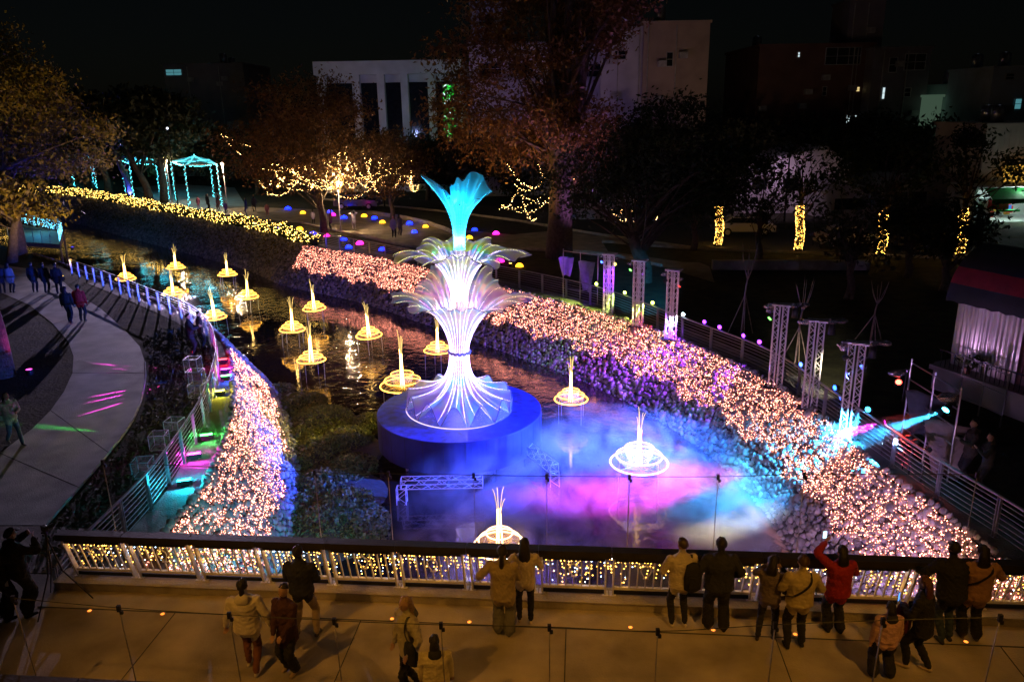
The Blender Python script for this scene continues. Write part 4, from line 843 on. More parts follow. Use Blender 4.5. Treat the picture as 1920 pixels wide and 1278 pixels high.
# bare staked saplings on the right promenade
for (x, y), h_, lb in (((1390, 628), 4.0, 'bare sapling tied to stakes behind the purple par lamps'), ((1490, 690), 3.6, 'bare forked sapling behind the tall trusses'), ((1632, 640), 2.6, 'pale pruned sapling with two raised branches by the dark tree')):
    b = g_(x, y); o = thing('bare_sapling', lb, 'tree', b); m_ = MB(); m_.tube(curve([b, b + [.05, 0, h_*.5], b + [.1, 0, h_*.62]], 8), np.linspace(.05, .03, 8), 6); m_.build('trunk', pm('pale_bark', (.3, .22, .2), .8, 0, (9, .3)), o, True); m_ = MB()
    for k in range(6): a_ = k*1.05 + .3; m_.tube(curve([b + [.1, 0, h_*.6], b + [.1 + .2*math.cos(a_), .2*math.sin(a_), h_*.75], b + [.1 + .35*math.cos(a_), .3*math.sin(a_), h_*rng.uniform(.85, 1)]], 7), np.linspace(.022, .006, 7), 4)
    m_.build('branches', MATS['pale_bark'], o, True); m_ = MB()
    for a_ in (.4, 2.5, 4.6): m_.tube([b + [.6*math.cos(a_), .6*math.sin(a_), 0], b + [.05, 0, h_*.45]], .022, 5)
    m_.build('stakes', MATS['pale_bark'], o)
# fairy strings in the trees
def swag(P0, P1, sag, n): 
    t_ = np.linspace(0, 1, n); P = P0 + (P1-P0)*t_[:, None]; P[:, 2] -= sag*4*t_*(1-t_); return P
WARM = em('warm_string_bulb', (1., .55, .17), 26, .6)
def swags(label, centre, rad, zlo, zhi, k, n, r=.0165, mat=None):
    B = []
    for i in range(k):
        a_, b_ = rng.uniform(0, 2*math.pi, 2); p0 = centre + [rad*math.cos(a_)*rng.uniform(.3, 1), rad*math.sin(a_)*rng.uniform(.3, 1), rng.uniform(zlo, zhi)]; p1 = centre + [rad*math.cos(b_)*rng.uniform(.3, 1), rad*math.sin(b_)*rng.uniform(.3, 1), rng.uniform(zlo, zhi)]
        B.append(swag(p0, p1, rng.uniform(.2, .9), n) + rng.normal(size=(n, 3))*.04)
    return net('tree_fairy_lights', label, np.concatenate(B), mat or WARM, r, 'fairy lights strung in the trees')
c = g_(607, 440); swags('dense warm light swags hanging low in the wide plaza tree', c + [-1.5, 0, 0], 4.8, 3.4, 6.0, 22, 46); swags('warm light strings in the outer branches of the wide plaza tree', c + [2.6, 0, 0], 3.0, 3.2, 6.8, 10, 36)
swags('warm light swags in the small round plaza tree', g_(735, 412), 2.8, 2.6, 6, 11, 32)
swags('sparse warm lights in the lower limbs of the giant tree', g_(1020, 470) + [-1, 0, 0], 3.4, 2.6, 6.2, 9, 20)
swags('sparse warm lights in the spreading tree behind the trusses', g_(1190, 500) + [0, 2, 0], 1.8, 2.4, 4.4, 5, 18)
P = [swag(wp(415, 252, 82), wp(470, 275, 80), .1, 30), swag(wp(418, 256, 82), wp(460, 296, 79), .2, 30)]; net('string_lights', 'two bright light strings hanging in a curve from a dark park tree', np.concatenate(P), WARM, .02)
# assumed coloured uplights, placed where trees appear lit from below
for p_, c, pw in ((g_(60, 470) + [3, 0, .4], (.04, .04, 1), 420), (g_(250, 372) + [0, -.6, .4], (.05, .08, 1), 420), (g_(1048, 482) + [-3.2, -3, .3], (1, .5, .12), 330), (g_(1048, 482) + [2.5, -3, .3], (.6, .25, 1), 420), (g_(38, 478) + [8, -9, .3], (1, .62, .1), 5001), (g_(607, 440) + [-1, -3.2, .3], (1, .45, .2), 380), (g_(15, 690) + [1.4, -.9, .25], (1, .05, .6), 26)):
    o = thing('uplight', 'assumed small %s uplight on the ground under a tree' % ('blue' if c[2] == 1 and c[0] < .1 else 'violet' if c[2] == 1 else 'magenta' if c[1] < .1 else 'amber'), 'uplight', p_ * [1, 1, 0] + [0, 0, ZP], 0, 'assumed ground uplights under trees'); q = np.r_[p_[:2], ZP]
    m_ = MB(); m_.lathe([(.1, 0), (.12, .05), (.13, .22), (.11, .24)], 12, q); m_.build('housing', BLACKP, o, True); m_ = MB(); m_.lathe([(.11, .225), (.002, .235)], 12, q); m_.build('lens', em('up_%d%d%d' % tuple(int(v*99) for v in c), c, 8), o)
    lamp('assumed_uplight_beam', q + [0, 0, .3], c, pw if pw < 5000 else 900, o, q + [(-4 if pw > 5000 else .0 if c[1] > .1 else -1.2), (5 if pw > 5000 else 2.2), 7], 100, .8, .08)
# ================================================================== HEDGE WITH LIGHTS, WEEDS
ih = [i for i in range(len(TR)) if -72 < TR[i][0] < at(585, 462, ZP)[0]]; H_ = offset(TR[ih], -.55)
hedge = thing('hedge', 'long clipped hedge on the bank edge glittering with yellow lights', 'hedge', (*H_[0], ZP)); n = 15000; k = rng.integers(0, len(H_)-1, n); f_ = rng.random((n, 1)); P = H_[k] + (H_[k+1]-H_[k])*f_
a_ = rng.uniform(0, 2*math.pi, n); rr = np.sqrt(rng.random(n)); P = np.c_[P[:, 0] + .55*rr*np.cos(a_), P[:, 1] + .55*rr*np.cos(a_)*.4 + .2*rr*np.sin(a_), ZP + .45 + .45*rr*np.sin(a_) + .1*np.sin(P[:, 0]*1.3)]; V, Fq = leaves(P, .13); np_mesh('foliage', V, Fq, LF_G, hedge)
m_ = MB(); m_.tube(np.c_[H_, np.full(len(H_), ZP + .3)], .28, 7); m_.build('branches', pm('hedge_core', (.02, .02, .012), .95), hedge)
n = 2600; B = P[rng.integers(0, len(P), n)] + rng.normal(size=(n, 3))*[.12, .12, .05] + [0, -.2, .16]; net('hedge_fairy_lights', 'yellow fairy lights scattered along the long clipped hedge', B, em('hedge_bulb', (1., .60, .12), 16, .7), .028)
def stuff_leaves(name, label, P, size, mat): V, Fq = leaves(P, size); o = np_mesh(name, V, Fq, mat); tag(o, label, 'weeds', kind='stuff'); return o
W_ = []
for (x, y, r_, h_) in [(560,760,1.2,.5),(600,790,1.3,.6),(640,830,1.2,.55),(600,850,1.3,.6),(655,880,1.0,.5),(610,910,1.2,.5),(640,950,1.1,.45),(600,985,1.2,.5),(570,820,.8,.5),(670,985,1.0,.3),(520,735,.8,.4),(690,790,.7,.3),(680,1010,.8,.3),(560,950,.7,.4)]:
    c = at(x, y, ZW); n = int(1500*r_*r_); a_ = rng.uniform(0, 2*math.pi, n); q = np.sqrt(rng.random(n))*r_; W_.append(np.c_[c[0] + q*np.cos(a_), c[1] + q*np.sin(a_)*1.3, ZW + .02 + rng.random(n)*h_*(1.1 - q/r_)])
LF_W = leaf_mat('weed_leaf', (.08, .09, .025), (.24, .22, .06)); stuff_leaves('weeds', 'tangle of low marsh weeds between the cobble bank and the platform', np.concatenate(W_), .075, LF_W)
m_ = MB()
for (x, y, r_) in [(590,790,1.6),(620,850,1.9),(620,930,1.8),(600,1000,1.7),(540,750,1.0)]: c = at(x, y, ZW); m_.lathe([(r_*1.15, -.1), (r_, .03), (r_*.5, .14), (.01, .18)], 24, [c[0], c[1], ZW])
ob = m_.build('mud_bar', pm('mud', (.07, .055, .035), .9, 0, (2, .4), (6, 1)), None, True); ob['kind'] = 'structure'
n = 3000; k = rng.integers(60, 150, n); P = TR[k] + rng.normal(size=(n, 2))*.35; sel = PR(np.interp(k + rng.random(n), np.arange(len(Lr)), Lr), rng.uniform(.3, 1.0, n)); sel = sel[sel[:, 0] < at(575, 462, ZP)[0]]; stuff_leaves('creeper', 'leafy creeper hanging over the far unlit stretch of cobble bank', sel + rng.normal(size=sel.shape)*.1 + [0, -.05, .1], .12, LF_Y)
n = 9000; q = np.stack([rng.uniform(-16, -8.5, n), rng.uniform(14.5, 34, n)], 1)
ins = np.array([((offset(LB[i_:i_+2], 1.05)[0]) if False else True) for i_ in range(1)]); dl = np.array([np.interp(y_, LRC[:, 1], LRC[:, 0]) for y_ in q[:, 1]]) - q[:, 0]
E2 = curve([at(x, y, ZP)[:2] for x, y in [(88,985),(150,915),(205,850),(240,805),(262,760),(272,715),(272,680),(262,650),(235,620)]], 60); dp = q[:, 0] - np.interp(q[:, 1], E2[:, 1], E2[:, 0]); kq = (dl > .1) & (dp > .15)
P = np.c_[q[kq], ZP + rng.random(kq.sum())*.12]; stuff_leaves('ground_cover', 'dark low ground cover between the park path and the railing', P, .07, LF_D)
# ================================================================== PLAZA: DOME LAMPS, GARDEN LAMPS, PERGOLAS
def dome(kind, c, e_):
    o = thing('dome_lamp', '%s glowing mosaic dome lamp on the plaza ground' % kind, 'dome lamp', (0, 0, ZP), 0, '%s dome lamps of the plaza' % kind)
    prof = [(.34, .02), (.31, .15), (.22, .26), (.10, .32), (.01, .335)]; n = 9; tiles = MB(); a = np.linspace(0, 2*math.pi, n, endpoint=False)
    for i in range(4):
        for k in range(n):
            P = []
            for (r, z), d in (((prof[i][0], prof[i][1]), .05), ((prof[i][0], prof[i][1]), -.05)):
                pass
            a0, a1 = a[k] + .05, a[k] + 2*math.pi/n - .05; (r0, z0), (r1, z1) = prof[i], prof[i+1]; r0, z0, r1, z1 = r0 + (r1-r0)*.08, z0 + (z1-z0)*.08, r0 + (r1-r0)*.92, z0 + (z1-z0)*.92
            tiles.add([[r0*math.cos(a0), r0*math.sin(a0), z0], [r0*math.cos(a1), r0*math.sin(a1), z0], [r1*math.cos(a1), r1*math.sin(a1), z1], [r1*math.cos(a0), r1*math.sin(a0), z1]], [(0, 1, 2, 3)])
    tiles.build('glowing_tiles', em('dome_' + kind, c, e_), o, rel=False)
    m_ = MB(); m_.lathe([(r*.97, z*.97) for r, z in prof], 18); m_.lathe([(.36, 0), (.36, .03), (.33, .04)], 18); m_.build('frame', DARKM, o, True, rel=False); return o
PRO = {'blue': dome('blue', (.004, .012, 1.), 15), 'magenta': dome('magenta', (1., .015, .42), 7), 'yellow': dome('yellow', (1., .42, .015), 6)}
DM = {'blue': [(441,418),(521,430),(587,440),(645,451),(654,466),(717,470),(540,393),(619,399),(645,410),(702,411),(768,421),(777,437),(890,433)], 'magenta': [(480,421),(558,438),(613,444),(675,459),(624,405),(937,492),(930,440)], 'yellow': [(530,424),(562,432),(754,480),(568,401),(683,407),(717,419),(798,427),(880,448),(974,501)]}
for kd, L in DM.items():
    for i, (x, y) in enumerate(L):
        o = PRO[kd] if i == 0 else copy_tree(PRO[kd]); q = g_(x, y); o.location = (q[0], q[1], ZP + .015); s_ = rng.uniform(.7, .95); o.scale = (s_,)*3; o.rotation_euler[2] = rng.uniform(0, 6)
def garden_lamp(x, y, h_, label, pw):
    q = g_(x, y); o = thing('garden_lamp', label, 'street lamp', q, 0, 'garden lamps'); m_ = MB(); m_.tube([q, q+[0,0,.5], q+[0,0,h_]], [.07, .045, .04], 8); m_.build('pole', pm('lamp_pole_paint', (.45, .42, .48), .5, .3), o, True)
    m_ = MB(); m_.lathe([(.05, h_), (.2, h_+.42), (.19, h_+.43)], 10, q); m_.build('lamp_shade', em('garden_lantern', (1., .72, .4), 7), o, True); m_ = MB(); m_.lathe([(.24, h_+.43), (.1, h_+.5), (.01, h_+.52)], 10, q); m_.build('cap', DARKM, o, True); lamp('lantern_light', q+[0,0,h_+.75], (1, .68, .38), pw*.35, o); lamp('lantern_light', q+[0,-.1,h_-.15], (1, .68, .38), pw*.65, o)
garden_lamp(640, 436, 3.9, 'tall cone garden lamp standing among the dome lamps', 230); garden_lamp(427, 392, 4.2, 'cone garden lamp beside the cyan pergola', 150); garden_lamp(322, 378, 4.2, 'cone garden lamp behind the cyan pergola roof', 90)
CYB = em('cyan_string_bulb', (.08, .85, 1.), 22, .5); CYA = pm('pergola_frame', (.4, .45, .45), .5, .3)
def pergola(label, pts, h_, group=None):
    P = [g_(x, y) for x, y in pts]; o = thing('pergola', label, 'pergola', P[0]); B = []
    for q in P:
        m_ = MB(); m_.tube([q, q+[0,0,h_]], .05, 6); m_.build('post', CYA, o); n = 34; z = np.linspace(.1, h_, n); B.append(np.c_[q[0] + .07*np.cos(z*12), q[1] + .07*np.sin(z*12), q[2] + z])
    for i in range(len(P)):
        a_, b_ = P[i]+[0,0,h_], P[(i+1) % len(P)]+[0,0,h_]; m_ = MB(); m_.bar(a_, b_, .08, .12); m_.build('beam', CYA, o); B.append(swag(a_, b_, .15, 40))
    C = np.array(P).mean(0) + [0,0,h_+.7]; m_ = MB(); n = len(P); m_.add([q+[0,0,h_+.06] for q in P] + [C], [(i, (i+1) % n, n) for i in range(n)]); m_.build('canopy', mesh_film('canopy_net', (.5, .7, .75), .5), o)
    for q in P: B.append(swag(q+[0,0,h_], C, .2, 30))
    B = np.concatenate(B); net('pergola_fairy_lights', label.replace('pergola', 'light strings on the pergola').replace('open ', ''), B + rng.normal(size=B.shape)*.03, CYB, .026, 'cyan pergola lights')
    for q in (C - [0,0,1.2],): lamp('pergola_glow', q, (.05, .75, 1), 24, o, size=.4)
pergola('open pergola with cyan strings beside the plaza crowd', [(356,390),(416,388),(402,372),(330,376)], 4.4)
pergola('open pergola with cyan strings behind the leaning dark trees', [(252,374),(318,378),(300,364),(236,362)], 4.2)
pergola('open pergola with cyan strings at the far hedge bend', [(140,350),(182,354),(176,346),(136,344)], 4.0)
# light arch and signs on plaza
q = g_(660, 405); 
# cyan lit timber deck at the far left
pd = [at(x, y, -.9) for x, y in [(18,452),(112,458),(118,436),(40,420)]]; o = thing('viewing_deck', 'timber viewing deck lit cyan over the water, fenced with light nets', 'deck', (pd[0][0], pd[0][1], ZW))
m_ = MB(); V = [*pd, *[q - [0,0,.35] for q in pd]]; m_.add(V, [(0,1,2,3),(7,6,5,4),(0,4,5,1),(1,5,6,2),(2,6,7,3),(3,7,4,0)]); m_.build('platform', pm('deck_timber', (.28, .17, .1), .7, 0, (3, .3)), o); B = []
for a_, b_ in ((1, 2), (2, 3), (0, 1)):
    for i in range(7):
        q = pd[a_] + (pd[b_]-pd[a_])*i/6; m_ = MB(); m_.tube([q, q+[0,0,1.1]], .03, 5); m_.build('post', STEEL, o)
    m_ = MB(); m_.tube([pd[a_]+[0,0,1.1], pd[b_]+[0,0,1.1]], .03, 5); m_.build('handrail', STEEL, o)
    if a_ != 0:
        n = 320; f_ = rng.random((n, 1)); B.append(pd[a_] + (pd[b_]-pd[a_])*f_ + np.c_[np.zeros(n), np.zeros(n), rng.uniform(.15, 1.05, n)])
for k in range(4): m_ = MB(); q = pd[k]; m_.tube([q - [0,0,.3], np.r_[q[:2], ZW-.3]], .08, 6); m_.build('leg', BARK, o)
net('deck_fairy_lights', 'cyan-white light net on the fence of the timber viewing deck', np.concatenate(B), em('ice_bulb', (.15, .7, 1.), 9, .6), .02); lamp('deck_glow', (pd[1]+pd[3])/2 + [0,0,1.6], (.06, .5, 1), 40, o, size=.3)
q = g_(335, 394); o = thing('assumed_light_mast', 'assumed slim light mast behind the lit hedge, added to light the park path', 'light mast', q); m_ = MB(); m_.tube([q, q+[0,0,8]], [.07, .05], 8); m_.build('pole', DARKM, o, True)  # assumed mast with its spot, added so the park path is lit from behind
aim = g_(190, 680); e_ = head_fixture(o, q+[0,0,8.1], aim, (.8, .85, 1), 3, .12); lamp('assumed_mast_light', e_, (.80, .63, 1), 7500, o, aim, 30, .8, .1)
# ================================================================== VEHICLES
def car(label, q, rz, col, L=4.3, Wd=1.75, H=1.45, van=False, emblem=False):
    o = thing('parked_car', label, 'car', q, rz, 'vehicles parked along the street'); h = H
    prof = [(-L/2, .35), (-L/2+.03, .75), (-L/2+.25, .92), (-L*.24 if not van else -L*.42, .98), (-L*.10 if not van else -L*.30, h), (L*.24 if not van else L*.42, h), (L*.40 if not van else L*.48, .98), (L/2-.02, .85), (L/2, .35)]
    def shell(p, w0, w1, zc):
        m_ = MB(); rows = []
        for s_ in (-1, -.96, .96, 1): rows.append([[x, s_*(w0 if z < zc else w1)*.5*(1 if abs(s_) < 1 else .97), z] for x, z in p])
        m_.grid(rows); n = len(p); m_.add(rows[0], [tuple(range(n))[::-1]]); m_.add(rows[-1], [tuple(range(n))]); return m_
    shell(prof, Wd, Wd*.8, 1.0).build('body', pm('car_paint_%d' % int(sum(col)*100), col, .25, .2, (2, .05), coat=.6), o, False, rel=False)
    gl = pm('car_glass', (.02, .025, .03), .08); a0, a1 = (prof[3][0]+.1, prof[4][0]+.05), (prof[6][0]-.12, prof[5][0]-.05)
    for s_ in (-1, 1):
        m_ = MB(); y0, y1 = s_*Wd*.505, s_*Wd*.41; m_.add([[a0[0], y0*.99, 1.0], [a1[0], y0*.99, 1.0], [a1[1], y1*1.0, h-.1], [a0[1], y1*1.0, h-.1]], [(0,1,2,3)]); m_.build('side_window', gl, o, rel=False)
    for (x0, x1) in ((prof[3][0]-.02, prof[4][0]-.02), (prof[6][0]+.02, prof[5][0]+.02)):
        m_ = MB(); m_.add([[x0, -Wd*.44, 1.0], [x0, Wd*.44, 1.0], [x1, Wd*.36, h-.06], [x1, -Wd*.36, h-.06]], [(0,1,2,3)]); m_.build('windscreen', gl, o, rel=False)
    for x in (-L*.31, L*.31):
        for s_ in (-1, 1):
            m_ = MB(); a = np.linspace(0, 2*math.pi, 18, endpoint=False); m_.tube([[x, s_*(Wd/2-.2), .31], [x, s_*(Wd/2+.02), .31]], .31, 18); w_ = m_.build('wheel', pm('tyre', (.015, .015, .015), .8), o, rel=False)
            m_ = MB(); m_.tube([[x, s_*(Wd/2+.021), .31], [x, s_*(Wd/2+.035), .31]], .19, 12); m_.build('rim', ALU, w_, rel=False)
    for s_ in (-1, 1):
        m_ = MB(); m_.box((-L/2+.03, s_*Wd*.36, .72), (.08, .32, .13)); m_.build('headlight', pm('lamp_glass', (.7, .7, .72), .15), o, rel=False); m_ = MB(); m_.box((L/2-.03, s_*Wd*.38, .75), (.06, .2, .16)); m_.build('tail_light', pm('tail_red', (.4, .01, .01), .3), o, rel=False)
    if emblem:
        m_ = MB(); a = np.linspace(0, 2*math.pi, 20, endpoint=False); x = -L/2 - .03; m_.tube(np.stack([np.full(20, x), .2*np.cos(a), .82+.2*np.sin(a)], 1), .022, 5, closed=True)
        m_.tube([[x, -.09, .99], [x, 0, .85], [x, .09, .99]], .018, 4); m_.tube([[x, -.16, .93], [x, -.08, .66], [x, 0, .82], [x, .08, .66], [x, .16, .93]], .018, 4); m_.build('emblem', pm('chrome', (.8, .8, .82), .15, 1), o, rel=False)
    return o
car('white hatchback parked behind the wrapped street tree', g_(1395, 440), R_(172), (.75, .75, .74)); car('dark van with round chrome emblem on its nose behind the wrapped tree', g_(1708, 470), R_(100), (.03, .03, .04), 4.8, 1.85, 1.9, True, True); car('cream car parked between the wrapped street trees', g_(1590, 462), R_(178), (.55, .5, .42)); car('blue lit pickup parked beyond the dome lamps', g_(672, 391), R_(170), (.2, .22, .3), 4.6); car('silver car on the street behind the giant tree', g_(1180, 420), R_(176), (.4, .4, .42))
# ================================================================== BUILDINGS
def wallmat(name, col, rough=.85): return pm(name, col, rough, 0, (.6, .15), (6, .15))
GLD = pm('dark_glass', (.015, .018, .025), .1)
def bbox_px(x0, x1, Y, ytop, depth, z0=ZP):
    a, b = wp(x0, ytop, Y), wp(x1, ytop, Y); return a[0], b[0], (a[2]+b[2])/2
def building(label, x0, x1, Y, ytop, depth, wall, wins=(), name='building', roof=None, cols=None, band=None, lit=None, frame=None, rz=0., parapet=True):
    xa, xb, zt = bbox_px(x0, x1, Y, ytop, depth); W_, H_ = xb - xa, zt - ZP; o = thing(name, label, 'building', ((xa+xb)/2, Y, ZP), rz)
    m_ = MB(); m_.box((0, depth/2, H_/2), (W_, depth, H_)); m_.build('wall', wall, o, rel=False)
    if parapet: m_ = MB(); m_.box((0, depth/2, H_+.12), (W_+.3, depth+.3, .26)); m_.build('roof', roof or wall, o, rel=False)
    fm = frame or pm('window_frame', (.5, .5, .52), .5)
    for (wx0, wy0, wx1, wy1, st_) in wins:   # pixel rectangles on the front face
        a, b = wp(wx0, wy1, Y), wp(wx1, wy0, Y); cx, cz, ww, hh = (a[0]+b[0])/2 - (xa+xb)/2, (a[2]+b[2])/2 - ZP, abs(b[0]-a[0]), abs(b[2]-a[2])
        m_ = MB(); m_.box((cx, -.02, cz), (ww, .06, hh)); gl = GLD if not st_ else em('lit_window_%s' % st_, {'w': (.75, .95, 1), 'y': (1, .75, .3), 'c': (.2, .7, .8)}[st_], {'w': .8, 'y': .8, 'c': .25}[st_]); w_ = m_.build('window', gl, o, rel=False)
        m_ = MB(); t_ = .07
        for s_ in (-1, 1): m_.box((cx + s_*ww/2, -.07, cz), (t_, .08, hh + t_)); m_.box((cx, -.07, cz + s_*hh/2), (ww - t_, .08, t_))
        for k in range(1, max(1, int(ww/1.0))): m_.box((cx - ww/2 + ww*k/max(1, int(ww/1.0)), -.065, cz), (.05, .05, hh - t_))
        m_.box((cx, -.06, cz), (ww - t_, .04, .05)); m_.build('frame', fm, w_, rel=False)
    if not cols and W_ > 3:
        acm = pm('ac_unit_paint', (.45, .45, .44), .6)
        for k in range(int(3 + W_/3)):
            ax_, az_ = rng.uniform(-W_/2+.6, W_/2-.6), rng.uniform(H_*.3, H_-1.2); m_ = MB(); m_.box((ax_, -.28, az_), (.85, .5, .6)); m_.build('ac_unit', acm, o, rel=False)
        for k in range(2): m_ = MB(); px_ = rng.uniform(-W_/2+.4, W_/2-.4); m_.tube([(px_, -.08, 0), (px_, -.08, H_-.2)], .06, 6); m_.build('drain_pipe', acm, o, rel=False)
        for k in range(2):
            rx_, rd_ = rng.uniform(-W_/2+1, W_/2-1), rng.uniform(min(1.0, depth*.4), depth*.8); m_ = MB(); m_.lathe([(.01, H_+.2), (.55, H_+.2), (.55, H_+1.5), (.3, H_+1.7), (.01, H_+1.75)], 12, (rx_, rd_, 0)); m_.build('roof_tank', pm('tank_steel', (.4, .4, .42), .3, .8), o, True, rel=False)
    if cols:
        for px in cols: 
            a = wp(px, ytop + 40, Y); m_ = MB(); m_.box((a[0] - (xa+xb)/2, -.55, H_/2 - .5), (.85, 1.0, H_ - 1.0)); m_.build('column', wall, o, rel=False)
        m_ = MB(); m_.box((0, -.55, H_ - .55), (W_, 1.1, 1.5)); m_.build('entablature', wall, o, rel=False)
        m_ = MB(); m_.box((0, -.03, H_*.5 - .7), (W_-.5, .1, H_ - 3)); m_.build('glazing', GLD, o, rel=False)
    if band:
        for by0, by1 in band:
            a, b = wp(x0, by1, Y), wp(x0, by0, Y); m_ = MB(); m_.box((0, -.7, (a[2]+b[2])/2 - ZP), (W_+.1, 1.5, abs(b[2]-a[2]))); m_.build('balcony', wall, o, rel=False)
    return o
WB = wallmat('pale_plaster', (.62, .62, .66)); TAN_LIT = wallmat('tan_lit_plaster', (.48, .38, .32)); BRN = wallmat('brown_brick_far', (.2, .11, .09)); TEAL_LIT = wallmat('teal_lit_corrugated', (.35, .42, .44)); GRYW = wallmat('grey_wall', (.25, .24, .26))  # tan and teal lamp tints are put into those two wall colours
building('white colonnade hall with tall dark bays behind the park trees', 590, 868, 96, 118, 16, WB, (), cols=[606, 670, 716, 760, 810, 860])
building('low hall with dark blue roof far beyond the pergolas', 305, 455, 125, 122, 14, GRYW, [(312, 130, 340, 142, 'c')])
building('pale balcony block with stacked white bands behind the giant tree', 878, 1140, 88, 82, 12, WB, [(900, 118, 940, 140, ''), (960, 118, 1000, 140, ''), (1080, 120, 1128, 145, '')], band=[(85, 100), (150, 165)])
building('slim bluish stair tower rising above the balcony block', 882, 948, 92, 8, 6, wallmat('bluish_plaster', (.4, .45, .6)), [(898, 30, 925, 50, '')])
building('white plastered block with one small window, catching violet light', 1128, 1210, 84, 50, .6, WB, [(1152, 95, 1174, 112, '')], parapet=False)
building('plain block wall coloured tan for the lamp light on it, with a tall dark window', 1208, 1332, 83.6, 44, 12, TAN_LIT, [(1249, 98, 1262, 125, '')])  # white block face; warm lamp light put into its wall colour
building('dark brown apartment block with white framed bay windows', 1425, 1640, 92, 86, 14, BRN, [(1546, 89, 1615, 122, ''), (1495, 98, 1500, 108, 'w'), (1620, 130, 1627, 148, 'c'), (1541, 163, 1550, 180, ''), (1585, 216, 1594, 235, 'w'), (1601, 216, 1606, 225, 'w'), (1604, 163, 1612, 172, 'y'), (1612, 236, 1617, 254, 'c')])
building('dark grey apartment wing with caged balcony window under the night sky', 1640, 1748, 90, 92, 12, GRYW, [(1694, 101, 1737, 132, ''), (1652, 164, 1660, 186, 'w'), (1694, 165, 1708, 182, ''), (1665, 108, 1683, 136, '')], frame=pm('white_bars', (.7, .7, .7), .5))
building('roof stair tower on top of the dark apartment block', 1595, 1662, 94, 2, 5, GRYW, ())
building('teal lit corrugated house beyond the street roofs', 1800, 1870, 86, 160, 8, TEAL_LIT, [(1815, 178, 1850, 196, 'c')]); building('pale upper house with sloping roof above the shop street', 1864, 1990, 80, 128, 8, wallmat('pale_blue_plaster', (.5, .58, .64)), [(1884, 138, 1902, 150, ''), (1900, 185, 1916, 205, 'c')])
building('small kiosk roof shed with self-glowing walls beside the teal lit house', 1746, 1768, 88, 182, 4, em('kiosk_glow', (.35, .6, .4), .1), ())  # walls emit, so the lit look is put into the material
def gable(label, x0, x1, Y, yeave, yridge, depth, wall, roofm, ridge_side=.75):
    xa, xb, ze = bbox_px(x0, x1, Y, yeave, depth); zr = wp(x0 + (x1-x0)*ridge_side, yridge, Y)[2]; xr = wp(x0 + (x1-x0)*ridge_side, yridge, Y)[0]; o = thing('shed', label, 'building', ((xa+xb)/2, Y, ZP)); cx = (xa+xb)/2; H_ = ze - ZP
    m_ = MB(); V = [(xa-cx, 0, 0), (xb-cx, 0, 0), (xb-cx, 0, H_), (xr-cx, 0, zr-ZP), (xa-cx, 0, H_)]; n = 5; V += [(x, depth, z) for x, _, z in V]; m_.add(V, [(0,1,2,3,4), (9,8,7,6,5), (0,5,6,1), (1,6,7,2), (4,9,5,0)]); m_.build('wall', wall, o, rel=False)
    m_ = MB(); e_ = .3
    for (x_a, z_a, x_b, z_b) in ((xa-cx-.2, H_, xr-cx, zr-ZP), (xr-cx, zr-ZP, xb-cx+.2, H_)): m_.add([(x_a, -e_, z_a+.05), (x_b, -e_, z_b+.05), (x_b, depth+e_, z_b+.05), (x_a, depth+e_, z_a+.05), (x_a, -e_, z_a+.13), (x_b, -e_, z_b+.13), (x_b, depth+e_, z_b+.13), (x_a, depth+e_, z_a+.13)], [(0,3,2,1),(4,5,6,7),(0,1,5,4),(1,2,6,5),(2,3,7,6),(3,0,4,7)])
    m_.build('roof', roofm, o, rel=False)
    for k in range(int((xb-xa)/1.2)): m_ = MB(); m_.box((xa-cx+.6+k*1.2, -.02, H_*.5), (.06, .05, H_*.96)); m_.build('panel_rib', wall, o, rel=False)
    for s_ in (.22, .5):
        m_ = MB(); m_.box(((xa-cx)*(1-2*s_), -.03, H_*.62), (1.3, .08, .9)); w_ = m_.build('window', GLD, o, rel=False)
PINKW = wallmat('pale_panel_wall', (.6, .55, .56)); ROOFM = pm('metal_roof', (.3, .3, .32), .5, .4, (3, .2))
gable('pale panel shed with gabled end behind the street', 1380, 1592, 70, 310, 277, 9, PINKW, ROOFM, .8); gable('low roofed lean-to shed beside the gabled shed', 1560, 1660, 64, 362, 348, 7, wallmat('dull_wall', (.35, .34, .36)), ROOFM, .2); gable('low pale market shed behind the giant tree', 1060, 1190, 68, 345, 330, 8, PINKW, ROOFM, .5); gable('grey street sheds under the apartment block', 1660, 1790, 68, 350, 335, 8, GRYW, ROOFM, .5)
# garage bay glow between the sheds
# bright corner shop
xa, xb, zt = bbox_px(1832, 1990, 62, 352, 5); shop = thing('corner_shop', 'brightly lit street shop with green awning and coloured goods', 'shop', ((xa+xb)/2, 62, ZP)); cx = (xa+xb)/2; w_ = xb - xa; H_ = zt - ZP
m_ = MB(); m_.box((0, 4, H_/2), (w_, .2, H_)); m_.box((-w_/2, 2, H_/2), (.2, 4, H_)); m_.box((w_/2, 2, H_/2), (.2, 4, H_)); m_.box((0, 2, H_), (w_+.2, 4.2, .2)); m_.build('wall', wallmat('shop_wall', (.7, .72, .7)), shop, rel=False)
m_ = MB(); m_.box((0, 2, .02), (w_, 4, .06)); m_.build('shop_floor', wallmat('shop_tiles', (.5, .5, .5)), shop, rel=False)
m_ = MB(); m_.add([(-w_/2+.5, 0, H_+.1), (w_/2, 0, H_+.1), (w_/2, -1.4, H_-.7), (-w_/2+.5, -1.4, H_-.7), (-w_/2+.5, -1.42, H_-1.05), (w_/2, -1.42, H_-1.05)], [(0,1,2,3), (3,2,5,4)]); m_.build('awning', pm('green_awning', (.02, .35, .06), .7), shop, rel=False)
